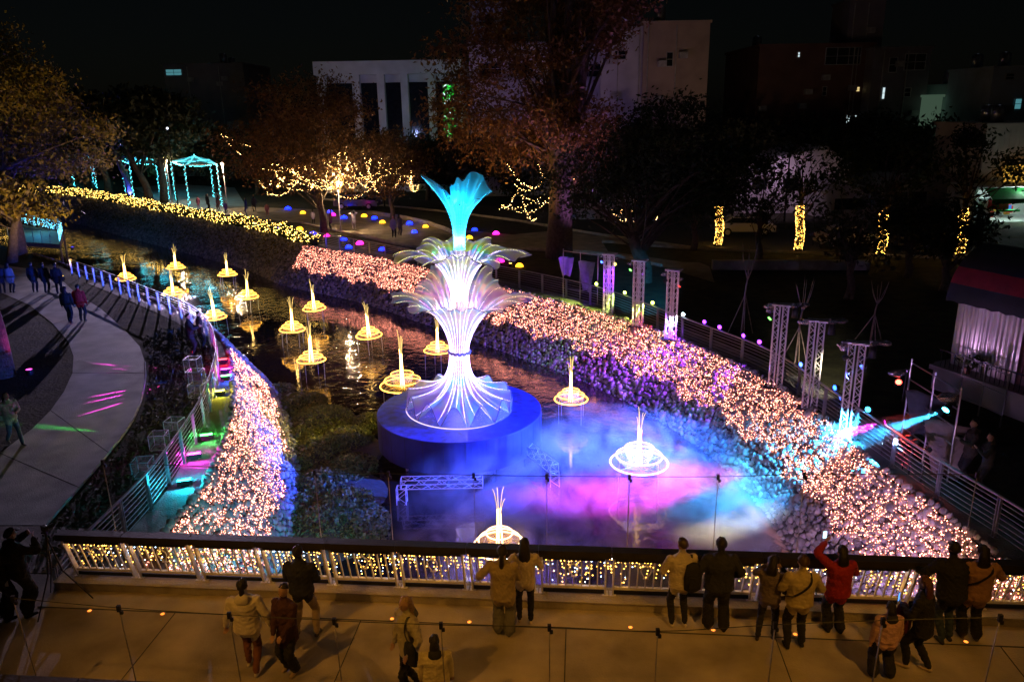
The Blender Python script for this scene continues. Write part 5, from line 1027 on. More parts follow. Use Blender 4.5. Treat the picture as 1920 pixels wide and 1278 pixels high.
for i in range(3):
    m_ = MB(); m_.box((-w_/2+1.4+i*2.1, 1.8, H_-.15), (1.4, .12, .06)); m_.build('ceiling_tube', em('shop_tube', (.7, 1, .95), 22), shop, rel=False)
for i in range(26):
    m_ = MB(); m_.box((-w_/2 + .5 + rng.random()*(w_-1), 1.2+rng.random()*2.4, .3+rng.random()*1.9), (.25+rng.random()*.5, .3, .2+rng.random()*.4)); c = random.choice([(.6, .05, .04), (.05, .15, .6), (.7, .65, .6), (.05, .4, .5), (.7, .4, .05), (.6, .1, .3)]); m_.build('goods_box', pm('goods_%d' % int(sum(c)*100), c, .6), shop, rel=False)
m_ = MB(); m_.box((-w_/2+1.6, -.5, 1.5), (1.3, .6, .7)); m_.build('red_counter_front', pm('shop_red', (.6, .02, .02), .5), shop, rel=False); m_ = MB(); m_.box((-w_/2+2.3, -.8, 1.05), (1.6, .3, .14)); m_.build('green_shelf', pm('shop_green', (.02, .5, .08), .5), shop, rel=False); m_ = MB(); m_.box((-w_/2+.8, .2, 1.0), (.9, .5, 1.9)); m_.build('cool_cabinet', pm('cabinet_white', (.7, .75, .8), .4), shop, rel=False)
lamp('shop_light', (cx, 61.5, ZP+2.4), (.8, 1, .95), 55, shop, size=.5)
xa, xb, zt = bbox_px(1850, 1990, 66, 240, 6); o = building('tan corrugated wall house with yellow sign above the bright shop', 1852, 1990, 66.5, 236, 8, wallmat('ribbed_cladding', (.5, .42, .36)), ())
for k in range(16): m_ = MB(); m_.box((-(xb-xa)/2 + .4 + k*.42, -.02, (zt-ZP)*.75), (.09, .08, (zt-ZP)*.45)); m_.build('cladding_rib', MATS['ribbed_cladding'], o, rel=False)
q = wp(1905, 325, 66); ob = MB(); ob.box(q, (1.9, .2, 1.4)); tag(ob.build('shop_sign', em('yellow_sign', (1, .55, .08), .7)), 'glowing yellow signboard on the tan corrugated house', 'sign')
# green lit vertical light sign on the colonnade hall
M = bpy.data.materials.new('led_sign_pattern'); M.use_nodes = True; t = M.node_tree; t.nodes.remove(t.nodes['Principled BSDF']); tc = t.nodes.new('ShaderNodeTexCoord'); vo = t.nodes.new('ShaderNodeTexNoise'); vo.inputs['Scale'].default_value = 1.6; t.links.new(tc.outputs['Object'], vo.inputs['Vector']); cr = t.nodes.new('ShaderNodeValToRGB'); cr.color_ramp.interpolation = 'CONSTANT'; e = cr.color_ramp.elements; e[0].color = (.01, .3, .03, 1); e[1].position = .56; e[1].color = (.8, 1, 1, 1); qn = e.new(.47); qn.color = (.02, .8, .06, 1); t.links.new(vo.outputs['Fac'], cr.inputs['Fac']); ee = t.nodes.new('ShaderNodeEmission'); ee.inputs[1].default_value = 1.1; t.links.new(cr.outputs[0], ee.inputs[0]); t.links.new(ee.outputs[0], t.nodes['Material Output'].inputs[0])
a, b_ = wp(834, 265, 90), wp(851, 158, 90); m_ = MB(); m_.box((0, 0, 0), (b_[0]-a[0], .25, b_[2]-a[2])); ob = m_.build('led_sign', M); ob.location = ((a+b_)/2).tolist(); tag(ob, 'tall green and white LED sign in front of the colonnade hall', 'sign')
m_ = MB(); m_.box((0, .2, -(((a+b_)/2)[2]-ZP)/2 ), (.2, .12, ((a+b_)/2)[2]-ZP)); m_.build('post', DARKM, ob, rel=False)
# corrugated house beside the promenade
HA, HB = np.array([14.75, 24.7, ZP]), np.array([17.2, 18.6, ZP]); hd = (HB-HA)/np.linalg.norm(HB-HA); hn = np.array([hd[1], -hd[0], 0]); hn = hn if hn[0] > 0 else -hn; HL = np.linalg.norm(HB-HA); house = thing('riverside_house', 'corrugated riverside house with dark barrel awning striped red', 'house', HA)
def hp(s, d_, z): return HA + hd*s + hn*d_ + np.array([0, 0, z])
def hbox(m_, s0, s1, d0, d1, z0, z1): m_.add([hp(s, d_, z) for z in (z0, z1) for s, d_ in ((s0, d0), (s1, d0), (s1, d1), (s0, d1))], [(0,3,2,1),(4,5,6,7),(0,1,5,4),(1,2,6,5),(2,3,7,6),(3,0,4,7)])
m_ = MB(); hbox(m_, -.3, HL, -.35, 6, 0, .95); m_.build('plinth', wallmat('plinth_concrete', (.32, .29, .3)), house)
n = 46; P = []
for z in (.95, 3.1):
    P.append([hp(2.3*i/n, -.02 + .035*math.sin(i*1.9), z) for i in range(n+1)])
m_ = MB(); m_.grid(P); m_.build('corrugated_panel', pm('corrugated_sheet', (.6, .57, .58), .35, .5, (1.5, .2)), house, True)
m_ = MB(); hbox(m_, 0, HL, .05, 6, .95, 3.6); m_.build('wall', wallmat('house_wall', (.3, .16, .18)), house)
for s0 in (2.5, 3.5):
    m_ = MB(); hbox(m_, s0, s0+.9, -.02, .04, 1.35, 2.35); w_ = m_.build('window', pm('frosted_pane', (.55, .35, .42), .3), house); m_ = MB(); 
    for a_, b_ in ((s0-.05, s0), (s0+.9, s0+.95)): hbox(m_, a_, b_, -.06, .05, 1.3, 2.4)
    hbox(m_, s0, s0+.9, -.06, .05, 1.83, 1.88); hbox(m_, s0, s0+.9, -.06, .05, 2.35, 2.41); hbox(m_, s0, s0+.9, -.06, .05, 1.29, 1.35); ob = m_.build('frame', pm('maroon_frame', (.2, .03, .04), .5), house)
P1_, P2_, P3_ = [], [], []
for k in range(15):
    a_ = math.pi*.5*k/14; d_, z = 1.2 - 2.1*math.sin(a_)*.78, 3.15 + 1.75*math.cos(a_)
    P1_.append([hp(s, d_, z + (.03*math.sin(s*12) if k == 14 else 0)) for s in np.linspace(-.15, HL, 30)])
m_ = MB(); m_.grid(P1_[:9]); m_.build('awning', pm('black_awning', (.02, .018, .022), .7), house, True); m_ = MB(); m_.grid(P1_[8:12]); m_.build('awning_stripe', pm('red_awning', (.35, .015, .03), .7), house, True); m_ = MB(); m_.grid(P1_[11:]); m_.build('awning_valance', MATS['black_awning'], house, True)
m_ = MB(); m_.add([hp(-.15, 1.2, 3.15)] + [np.array(r[0]) for r in P1_], [(0, i+1, i+2) for i in range(14)]); m_.build('awning_end', MATS['black_awning'], house)
m_ = MB(); 
for s in np.arange(.1, HL, .16): m_.bar(hp(s, -.55, .95), hp(s, -.55, 1.5), .02)
m_.bar(hp(0, -.55, 1.5), hp(HL, -.55, 1.5), .04); m_.build('balustrade', DARKM, house)
m_ = MB(); hbox(m_, -.2, HL, -.7, -.35, .8, .95); m_.build('ledge', MATS['plinth_concrete'], house)
# small potted plant on the ledge
q = hp(1.0, -.45, .95); o = thing('potted_plant', 'small dark leafy plant in a pot on the house ledge', 'plant', q); m_ = MB(); m_.lathe([(.01, 0), (.08, 0), (.11, .2), (.09, .2)], 12, q); m_.build('pot', wallmat('clay', (.3, .15, .1)), o, True); V, Fq = leaves(q + [0,0,.42] + rng.normal(size=(60, 3))*[.15,.15,.1], .12); np_mesh('foliage', V, Fq, LF_G, o)
o = thing('added_wall_lamp', 'added small violet wall wash lamp on a post facing the corrugated house', 'lamp', hp(.2, -2.2, 0)); q = hp(.2, -2.2, 0); m_ = MB(); m_.tube([q, q+[0,0,1.0]], .025, 6); m_.build('pole', DARKM, o); e_ = head_fixture(o, q+[0,0,1.05], hp(1.8, 0, 2.0), (.75, .3, 1), 3, .07); lamp('wash', e_, (.8, .42, .85), 11, o, hp(1.6, 0, 2.2), 75, .9)  # post lamp added to brighten the house wall
# added or assumed street lamps far behind, lighting building faces; pinkish one added to brighten the shed
for (x, y, Y, c, pw, lb) in ((1340, 400, 68, (1, .62, .4), 70, 'assumed orange street lamp in front of the tan lit block'), (1000, 395, 70, (.5, .3, 1), 120, 'assumed violet lamp post below the balcony block'), (720, 370, 80, (.4, .5, 1), 90, 'added blue lamp post below the colonnade hall'), (1470, 420, 64.5, (.9, .6, .95), 75, 'added pinkish street lamp beside the gabled shed'), (1700, 430, 60, (1, .7, .5), 16, 'added dim street lamp by the emblem van')):
    q = wp(x, y, Y); q[2] = ZP; o = thing('assumed_street_lamp', lb, 'street lamp', q, 0, 'assumed street lamps behind the park'); m_ = MB(); m_.tube([q, q+[0,0,6]], [.09, .05], 8); m_.tube([q+[0,0,6], q+[0,.8,6.2]], .04, 6); m_.build('pole', DARKM, o, True); m_ = MB(); m_.box(q+[0,.9,6.2], (.22, .5, .1)); m_.build('lamp_head', DARKM, o); m_ = MB(); m_.box(q+[0,1.1,6.14], (.18, .3, .012)); m_.build('lens', em('sl_%d' % int(sum(c)*100), c, 1.0), o); lamp('lamp_light', q+[0,1.25,6.25], c, pw, o, q+([0, 20, 11] if 'shed' not in lb else [0, 3.5, 3.5]), 130, .9, .2)
# ================================================================== PEOPLE
SKIN = pm('skin', (.42, .25, .17), .55, 0, (6, .08)); HAIRB = pm('black_hair', (.012, .009, .008), .45, 0, (40, .4), (60, .4)); HAIRR = pm('red_brown_hair', (.09, .03, .015), .45, 0, (40, .4), (60, .4)); HAIRF = pm('fair_hair', (.35, .22, .1), .5, 0, (40, .3), (60, .4))
def cloth_mat(c): return pm('fabric_%03d_%03d_%03d' % tuple(int(q*255) for q in c), c, .85, 0, (7, .16), (11, .55))
def ik(a, c, l1, l2, pole):
    a, c, pole = [np.asarray(q, float) for q in (a, c, pole)]; d = c - a; D = np.linalg.norm(d)
    if D > (l1 + l2)*.995: c = a + d/D*(l1+l2)*.995; d = c - a; D = np.linalg.norm(d)
    x = (l1*l1 - l2*l2 + D*D)/(2*D); h = math.sqrt(max(l1*l1 - x*x, 1e-6)); u = d/D; p_ = pole - (pole @ u)*u; p_ /= np.linalg.norm(p_) + 1e-9
    return a + u*x + p_*h, c
def loft(m_, secs, n=12):
    """secs: (centre, rx, ry, axis_x) rings, closed with domed ends"""
    C = np.array([s[0] for s in secs], float); T = np.gradient(C, axis=0); T /= np.linalg.norm(T, axis=1)[:, None] + 1e-9; a = np.linspace(0, 2*math.pi, n, endpoint=False); R = []
    rings = [(C[0] - T[0]*min(secs[0][1], secs[0][2])*.7, secs[0][1]*.5, secs[0][2]*.5, secs[0][3], T[0])] + [(C[i], s[1], s[2], s[3], T[i]) for i, s in enumerate(secs)] + [(C[-1] + T[-1]*min(secs[-1][1], secs[-1][2])*.7, secs[-1][1]*.5, secs[-1][2]*.5, secs[-1][3], T[-1])]
    for c, rx, ry, ax, t_ in rings:
        ax = np.asarray(ax, float); x = ax - (ax @ t_)*t_; x /= np.linalg.norm(x) + 1e-9; y = np.cross(t_, x); R.append(c + rx*np.cos(a)[:, None]*x + ry*np.sin(a)[:, None]*y)
    k = len(R); F = [(i*n+q, i*n+(q+1) % n, (i+1)*n+(q+1) % n, (i+1)*n+q) for i in range(k-1) for q in range(n)]; F.append(tuple(range(n))[::-1]); F.append(tuple((k-1)*n+q for q in range(n))); m_.add(np.concatenate(R), F)
def person(label, pos, yaw, H=1.7, top=(.3, .3, .3), bottom=(.02, .02, .025), shoes=(.03, .03, .03), hair='short', hairm=None, legs=None, hands=None, lean=0., hem=.46, bulk=1., legw=1., head_yaw=0., head_pitch=0., vox=.0125, skirt=False, group=None, bare=False, hood=None, eyes=False):
    """local frame: x right, y forward, z up. legs: two (x, y, lift) feet in metres at H=1.7; hands: two targets or None"""
    pos = np.asarray(pos, float); k = H/1.7; o = thing('person', label, 'person', pos, yaw - math.pi/2, group); m_ = MB(); seg = []
    X = np.array([1., 0, 0]); Y = np.array([0, 1., 0])
    legs = legs or [(-.10, .02, 0), (.10, -.03, 0)]; pel = np.array([0, -lean*.15, .90]); ld = np.array([0, math.sin(lean), math.cos(lean)])
    chest = pel + ld*.36; sh = pel + ld*.53; neck = pel + ld*.58; hc = neck + np.array([0, .02 + math.sin(lean+head_pitch)*.08, .145])
    def part(lbl, secs, n=12):
        secs = [(np.asarray(c)*k, rx*k, ry*k, ax) for c, rx, ry, ax in secs]; loft(m_, secs, n)
        for i in range(len(secs)-1): seg.append((lbl, secs[i][0], secs[i+1][0], max(secs[i][1], secs[i][2]), max(secs[i+1][1], secs[i+1][2])))
    # torso with jacket hem
    hz = pel + ld*(hem - .50)
    part('top', [(hz, .185*bulk, .135*bulk, X), (pel + ld*.12, .175*bulk, .125*bulk, X), (pel + ld*.26, .175*bulk, .125*bulk, X), (chest + ld*.02, .20*bulk, .135*bulk, X), (sh - ld*.05, .19*bulk, .115*bulk, X), (sh + ld*.01, .12, .085, X)], 16)
    part('bottom', [(pel - [0,0,.03], .155*min(legw, 1.15), .12, X), (pel + ld*.12, .15, .11, X)], 14)
    part('skin', [(sh, .062, .062, X), (neck + ld*.06, .055, .06, X)], 10)
    cy_, sy_ = math.cos(head_yaw), math.sin(head_yaw); fx = np.array([cy_, sy_, 0]); fy = np.array([-sy_, cy_*math.cos(head_pitch), math.sin(head_pitch)])
    part('skin', [(hc - [0,0,.085] + fy*.03, .045, .05, fx), (hc - [0,0,.05] + fy*.012, .062, .078, fx), (hc, .073, .092, fx), (hc + [0,0,.05], .07, .088, fx), (hc + [0,0,.085], .048, .06, fx)], 14)
    part('skin', [(hc + fy*.092 - [0,0,.0], .010, .010, fx), (hc + fy*.108 - [0,0,.028], .015, .014, fx)], 6)
    for s_ in (-1, 1): part('skin', [(hc + fx*s_*.076 + [0,0,.015], .010, .018, fy), (hc + fx*s_*.078 - [0,0,.025], .009, .014, fy)], 6)
    for i, (lx, ly, lf) in enumerate(legs):
        s_ = -1 if i == 0 else 1; hip = pel + [s_*.085, 0, -.04]; ank = np.array([lx, ly, .085 + lf]); kn, ank = ik(hip, ank, .425, .41, Y + X*s_*.12)
        w0, w1, w2 = .092*legw, .068*legw, (.052*legw if legw < 1.2 else .075*legw)
        part('bottom', [(hip, w0, w0*1.05, X), ((hip+kn)/2, w0*.88, w0*.95, X), (kn, w1, w1, X)]); part('bottom', [(kn, w1, w1, X), (kn*.6+ank*.4 - [0,.012,0], w1*.95 if legw < 1.2 else w1*1.05, w1*.98, X), (ank + [0,0,.02], w2, w2, X)])
        part('shoe', [(ank + [0,-.045,-.045], .036, .036, X), (ank + [s_*.008,.06,-.052], .042, .032, X), (ank + [s_*.015,.15,-.06], .036, .022, X)], 10)
    hands = hands or [None, None]
    for i in range(2):
        s_ = -1 if i == 0 else 1; S = sh + [s_*.17*min(bulk, 1.15), 0, -.045]; tg = hands[i]
        tg = np.array([s_*.27, .06, .80]) if tg is None else np.asarray(tg, float)
        el, wr = ik(S, tg, .29, .26, np.array([s_*.7, -.6, -.5])); b = bulk*1.04
        part('top', [(S, .066*b, .066*b, Y), ((S+el)/2, .058*b, .058*b, Y), (el, .053*b, .053*b, Y)]); part('top', [(el, .053*b, .053*b, Y), ((el+wr)/2, .047*b, .047*b, Y), (wr, .038*b, .038*b, Y)])
        d = wr - el; d /= np.linalg.norm(d); sd = np.cross(d, Y if abs(d[1]) < .8 else X); sd /= np.linalg.norm(sd); pn = np.cross(sd, d); pl = wr + d*.085
        part('skin', [(wr + d*.01, .026, .02, sd), (wr + d*.05, .036, .018, sd), (pl, .038, .015, sd)], 8)
        for q in range(4):
            L = (.062, .072, .068, .052)[q]; f0 = pl + sd*(q-1.5)*.0215; f1 = f0 + d*L*.55 + pn*.012*s_; f2 = f1 + d*L*.4 + pn*.028*s_; part('skin', [(f0, .0095, .0095, sd), (f1, .009, .009, sd), (f2, .008, .008, sd)], 6)
        part('skin', [(wr + d*.03 + sd*.03, .012, .012, pn), (wr + d*.07 + sd*.052 + pn*.01*s_, .0105, .0105, pn), (wr + d*.095 + sd*.05 + pn*.025*s_, .009, .009, pn)], 6)
    tmp = m_.build('body_tmp', SKIN, None, rel=False); md = tmp.modifiers.new('r', 'REMESH'); md.mode = 'VOXEL'; md.voxel_size = vox*k; md.use_smooth_shade = True; sm = tmp.modifiers.new('s', 'SMOOTH'); sm.factor = .5; sm.iterations = 2
    bpy.context.view_layer.update(); dg = bpy.context.evaluated_depsgraph_get(); me = bpy.data.meshes.new_from_object(tmp.evaluated_get(dg)); bpy.data.objects.remove(tmp)
    me.name = 'body'; me.materials.clear(); names = ['skin', 'top', 'bottom', 'shoe']
    for mm in (SKIN, cloth_mat(top), cloth_mat(bottom), cloth_mat(shoes)): me.materials.append(mm)
    nf = len(me.polygons); C = np.empty(nf*3); me.polygons.foreach_get('center', C); C = C.reshape(-1, 3); best = np.full(nf, 1e9); lab = np.zeros(nf, int)
    for lbl, a, b, ra, rb in seg:
        ab = b - a; t_ = np.clip(((C - a) @ ab)/(ab @ ab + 1e-9), 0, 1); d = np.linalg.norm(C - (a + t_[:, None]*ab), axis=1)/(ra + (rb-ra)*t_); 
        if lbl == 'top': d = d*.93
        u_ = d < best; best[u_] = d[u_]; lab[u_] = names.index(lbl)
    nv = len(me.vertices); co = np.empty(nv*3); nm = np.empty(nv*3); me.vertices.foreach_get('co', co); me.vertex_normals.foreach_get('vector', nm); co = co.reshape(-1, 3); nm = nm.reshape(-1, 3)
    clo = np.zeros(nv, bool); loops = np.empty(len(me.loops), np.int32); me.loops.foreach_get('vertex_index', loops); lt = np.empty(nf, np.int32); me.polygons.foreach_get('loop_total', lt); clo[loops[np.repeat((lab == 1) | (lab == 2), lt)]] = True
    fo = np.zeros(nv); pr_ = np.random.default_rng(int(pos[0]*100) % 9999)
    for q_ in range(7): kv = pr_.normal(size=3)*np.array([22, 22, 34]); fo += np.abs(np.sin(co @ kv + pr_.uniform(0, 6) + 1.3*np.sin(co @ (kv[::-1]*.4)))) - .6
    co = co + nm*(fo*.0042*clo)[:, None]; me.vertices.foreach_set('co', co.ravel())
    me.polygons.foreach_set('material_index', lab); me.polygons.foreach_set('use_smooth', np.ones(nf, bool)); me.update()
    ob = bpy.data.objects.new('body', me); COL.objects.link(ob); ob.parent = o
    # hair
    hm = hairm or HAIRB; hb = MB(); S = lambda p_: np.asarray(p_)*k
    rows = []
    for i in range(8):
        ph = -.15 + (1.75 if hair != 'bald' else 1.2)*(1 - i/7); row = []
        for j in range(20):
            th = 2*math.pi*j/20; back = -math.sin(th); lim = .35 + .65*(.5 + .5*back); e_ = ph if back > -.2 else max(ph, -9)*1.0
            e2 = min(ph*(lim + (.15 if back > 0 else 0)), 2.0); wob = 1 + .05*math.sin(5*th + 3*ph) + .03*math.sin(11*th)
            row.append(S(hc + [0,0,.012]) + k*wob*(fx*(.097*math.sin(e2)*math.cos(th)) + fy*(.115*math.sin(e2)*math.sin(th)*1.0) + np.array([0, 0, .118*math.cos(e2)])))
        rows.append(row)
    hb.grid(rows, True); hb.add(rows[-1], [tuple(range(20))])
    if hair in ('long', 'mid', 'tail'):
        L = {'long': .42, 'mid': .24, 'tail': .36}[hair]; w = {'long': .10, 'mid': .088, 'tail': .04}[hair]; b0 = hc - fy*.05
        loft(hb, [(S(b0 + [0,0,.05]), w*.75*k, .06*k, fx), (S(b0 - fy*.03 - [0,0,.06]), w*k, .062*k, fx), (S(b0 - fy*.055 - [0,0,.10 + L*.35]), w*1.08*k, .05*k, fx), (S(b0 - fy*.05 - [0,0,L*.98]), w*.75*k, .03*k, fx)], 16)
    if hair == 'bun': loft(hb, [(S(hc - fy*.10 + [0,0,.05]), .045*k, .045*k, fx), (S(hc - fy*.14 + [0,0,.07]), .04*k, .04*k, fx)], 10)
    if hair == 'cap': loft(hb, [(S(hc + fy*.08 + [0,0,.055]), .07*k, .008*k, fx), (S(hc + fy*.15 + [0,0,.045]), .06*k, .006*k, fx)], 10)
    hb.build('hair' if hair != 'cap' else 'cap', hm, o, True, rel=False)
    if hood: hd_ = MB(); loft(hd_, [(S(neck - Y*.09 + [0,0,.02]), .11*k, .05*k, X), (S(neck - Y*.12 - [0,0,.06]), .12*k, .055*k, X), (S(neck - Y*.11 - [0,0,.14]), .08*k, .03*k, X)], 14); hd_.build('hood', cloth_mat(hood), o, True, rel=False)
    if eyes:
        for s_ in (-1, 1): e_ = MB(); loft(e_, [(S(hc + fx*s_*.03 + fy*.083 + [0,0,.008]), .011*k, .006*k, fx), (S(hc + fx*s_*.03 + fy*.087 + [0,0,.008]), .008*k, .004*k, fx)], 8); e_.build('eye', BLACKP, o, True, rel=False)
        e_ = MB(); loft(e_, [(S(hc + fy*.083 - [0,0,.056]), .02*k, .006*k, fx), (S(hc + fy*.087 - [0,0,.056]), .016*k, .004*k, fx)], 8); e_.build('mouth', pm('lips', (.3, .1, .09), .5), o, True, rel=False)
    return o
def held(o, local): return Vector(o.location) + Matrix.Rotation(o.rotation_euler[2], 3, 'Z') @ Vector(local)
def prop_box(name, label, cat, c, d, rz, mat, parts=None):
    t = thing(name, label, cat, c, rz); m_ = MB(); m_.box((0, 0, 0), d); b = m_.build('case', mat, t, rel=False); bv = b.modifiers.new('b', 'BEVEL'); bv.width = min(d)*.2; bv.segments = 2
    if parts: parts(t)
    return t
def phone(o, local, label, col=(.3, .6, 1)):
    c = held(o, local); rz = o.rotation_euler[2]
    def scr(t): m_ = MB(); m_.box((0, -.0055, 0), (.066, .002, .135)); m_.build('screen', em('phone_screen_%d' % int(col[0]*100), col, 2.2), t, rel=False)
    return prop_box('smartphone', label, 'phone', c, (.076, .009, .155), rz, BLACKP, scr)
def bag(o, local, d, label, col=(.015, .015, .018), name='shoulder_bag', strap=None, cat='bag'):
    c = held(o, local); t = thing(name, label, cat, c, o.rotation_euler[2]); m_ = MB(); x, y, z = d
    loft(m_, [(np.array([0, 0, -z/2]), x*.5, y*.45, np.array([1., 0, 0])), (np.array([0, 0, 0]), x*.55, y*.52, np.array([1., 0, 0])), (np.array([0, 0, z/2]), x*.42, y*.38, np.array([1., 0, 0]))], 14); m_.build('pouch', cloth_mat(col), t, True, rel=False)
    m_ = MB(); m_.box((0, -y*.5, -z*.12), (x*.6, y*.15, z*.45)); m_.build('pocket', cloth_mat(col), t, rel=False)
    if strap is not None:
        m_ = MB(); P = curve([np.asarray(q, float) for q in strap], 22); T_ = np.gradient(P, axis=0)
        for i in range(21): m_.bar(P[i] - np.asarray(local), P[i+1] - np.asarray(local) + (P[i+1]-P[i])*.1, .035, .008, (0, 1, 0) if abs((P[i+1]-P[i])[1]) < .02 else (0, 0, 1))
        m_.build('strap', BLACKP, t, rel=False)
    return t
AW = BROT + math.pi/2      # facing across the river
def bpos(x, y): return at(x, y, 0.)
WHT, CRM, NAV, BLK, BRN_ = (.62, .56, .46), (.55, .48, .36), (.018, .02, .035), (.012, .012, .014), (.16, .06, .04)
rail_h = [(-.25, .32, 1.02), (.22, .32, 1.02)]; front = [(-.14, .26, 1.0), (.12, .26, 1.02)]
person('woman-length black hair and pale fleece jacket with rust trousers, walking on the deck'.replace('woman-length', 'person with long'), bpos(475, 1255), AW + .15, 1.66, WHT, BRN_, (.5, .45, .4), 'tail', legs=[(-.09, .12, .0), (.10, -.16, .01)], hands=[(-.36, .05, .86), (.38, .0, .88)], bulk=1.25, hem=.42, hood=(.6, .55, .45))
person('child in plum coat and black wide trousers looking down, facing the lamps', bpos(548, 1256), AW + math.pi - .35, 1.58, (.06, .022, .035), BLK, (.35, .25, .18), 'short', hands=[(-.10, .24, .92), (.10, .24, .9)], bulk=1.12, hem=.30, legw=1.25, head_pitch=-.35, eyes=True)
person('person in navy sweatshirt and khaki trousers standing wide behind the plum-coated child', bpos(575, 1192), AW, 1.74, NAV, (.26, .2, .13), (.04, .03, .03), 'short', legs=[(-.16, -.02, 0), (.18, .02, 0)], hands=front, bulk=1.2, hem=.5)
p4 = person('person with fair bobbed hair, scarf and pale hoodie carrying a black bag', bpos(772, 1296), AW + math.pi*.75, 1.7, (.42, .38, .27), BLK, BLK, 'mid', HAIRF, legs=[(-.08, .14, 0), (.08, -.16, 0)], hands=[(-.25, .16, .92), (.26, .1, .85)], bulk=1.15, hood=(.1, .1, .12), eyes=True)
bag(p4, (-.24, .12, .92), (.3, .14, .3), 'black patterned shoulder bag at the hip of the fair haired person', strap=[(-.2, .12, 1.05), (-.16, .15, 1.3), (-.1, .02, 1.45), (-.17, -.12, 1.2)])
person('child with black hair and cream hooded jacket at the frame edge of the deck', bpos(822, 1345), AW + .2, 1.42, (.6, .52, .3), BLK, BLK, 'mid', bulk=1.3, hood=(.02, .02, .02), hem=.4)
p6 = person('person in loose beige jacket and wide grey jeans leaning at the railing', bpos(945, 1188), AW - .05, 1.7, (.34, .27, .16), (.12, .12, .12), (.1, .09, .08), 'tail', HAIRB, hands=[(-.32, .1, 1.12), (.1, .25, 1.18)], bulk=1.22, legw=1.4, hem=.36)
prop_box('small_camera', 'small black camera held by the person in loose beige jacket', 'camera', held(p6, (.14, .31, 1.2)), (.12, .06, .08), p6.rotation_euler[2], BLACKP, lambda t: MB().tube([(0, .03, 0), (0, .07, 0)], .03, 10).build('lens', DARKM, t, rel=False))
person('person with very long dark hair, cream top and tight black trousers by the railing', bpos(985, 1166), AW + .1, 1.64, (.58, .5, .38), BLK, (.5, .42, .34), 'long', hands=[(-.18, .28, 1.24), (.16, .28, 1.14)], bulk=1.08, hem=.46, legw=.92)
p8 = person('person in cream sweatshirt and white sneakers with a black backpack', bpos(1272, 1174), AW + .2, 1.7, CRM, BLK, (.55, .5, .42), 'short', pm('dark_brown_hair', (.04, .025, .015), .5), legs=[(-.12, .02, 0), (.11, .0, 0)], hands=[(-.22, .26, 1.02), (.14, .26, 1.06)], bulk=1.18, legw=.95, head_yaw=.35)
bag(p8, (.15, -.17, 1.10), (.3, .16, .46), 'black backpack slung on one shoulder of the cream sweatshirt', name='backpack', cat='backpack', strap=[(.15, -.1, 1.3), (.16, -.02, 1.44), (.17, .14, 1.3), (.2, .0, 1.05)])
person('broad person in loose dark navy sweater and black wide trousers facing the river', bpos(1342, 1180), AW, 1.76, (.022, .024, .035), (.01, .01, .012), BLK, 'short', legs=[(-.13, .03, 0), (.12, -.02, 0)], hands=[(-.3, .16, .98), (.28, .16, .98)], bulk=1.38, legw=1.35, hem=.44)
p10 = person('person in grey hoodie raising a camera to the eye beside the strapped sweater', bpos(1436, 1196), AW - .35, 1.56, (.14, .11, .12), BLK, (.05, .04, .04), 'mid', legs=[(-.14, -.1, 0), (.12, .05, 0)], hands=[(-.12, .26, 1.38), (.16, .24, 1.38)], bulk=1.1, legw=.95)
prop_box('camera', 'black camera held up by the person in grey hoodie', 'camera', held(p10, (.02, .26, 1.40)), (.15, .08, .1), p10.rotation_euler[2], BLACKP, lambda t: (MB().tube([(0, .04, 0), (0, .13, 0)], .035, 12).build('lens', DARKM, t, rel=False)))
p11 = person('person in mustard cream sweater with diagonal black strap and black trousers', bpos(1490, 1214), AW + .05, 1.72, (.46, .38, .2), BLK, BLK, 'short', pm('brown_hair', (.06, .03, .015), .5), legs=[(-.13, .0, 0), (.12, .05, 0)], hands=[(-.2, .26, 1.0), (.24, .22, 1.04)], bulk=1.24, legw=1.12, hem=.48)
bag(p11, (-.1, .22, 1.0), (.24, .1, .18), 'black cross-body bag worn over the mustard cream sweater', strap=[(-.26, .0, 1.02), (-.16, -.165, 1.13), (0, -.195, 1.26), (.10, -.16, 1.38), (.13, 0, 1.46)])
p12 = person('person in puffy red jacket and flared black trousers holding up a phone', bpos(1562, 1184), AW + .15, 1.64, (.30, .012, .018), BLK, BLK, 'mid', hands=[(-.16, .34, 1.62), (.18, .3, 1.2)], bulk=1.24, legw=1.22, hem=.4)
phone(p12, (-.15, .37, 1.70), 'lit phone held high by the person in red jacket', (.5, .8, 1))
person('child in pink jacket with black bob hair and baggy dark trousers', bpos(1652, 1268), AW + .1, 1.34, (.55, .33, .3), (.015, .015, .02), BLK, 'mid', legs=[(-.17, .02, 0), (.16, -.02, 0)], bulk=1.28, legw=1.55, hem=.52, hood=(.02, .02, .02))
p14 = person('person with long auburn hair in black coat stepping with a dark red bundle', bpos(1716, 1254), AW + .9, 1.66, BLK, (.012, .012, .015), (.5, .42, .34), 'long', HAIRR, legs=[(-.06, .14, 0), (.09, -.16, 0)], hands=[(-.15, .30, 1.2), (.1, .28, 1.0)], bulk=1.15, hem=.34, lean=.08)
phone(p14, (-.14, .36, 1.27), 'phone with blue screen held by the auburn haired person', (.1, .3, 1))
bag(p14, (-.02, .30, .82), (.32, .22, .45), 'dark red jacket bundle hanging from the auburn haired person arm', (.12, .015, .02), 'jacket_bundle', cat='jacket')
person('person in black puffer jacket and blue jeans leaning on the handrail', bpos(1768, 1196), AW + .1, 1.76, (.014, .014, .017), (.03, .05, .08), (.03, .03, .03), 'short', hands=[(-.42, .36, 1.12), (.3, .36, 1.14)], bulk=1.35, lean=.16, hem=.42, legs=[(-.1, -.12, 0), (.06, -.05, 0)])
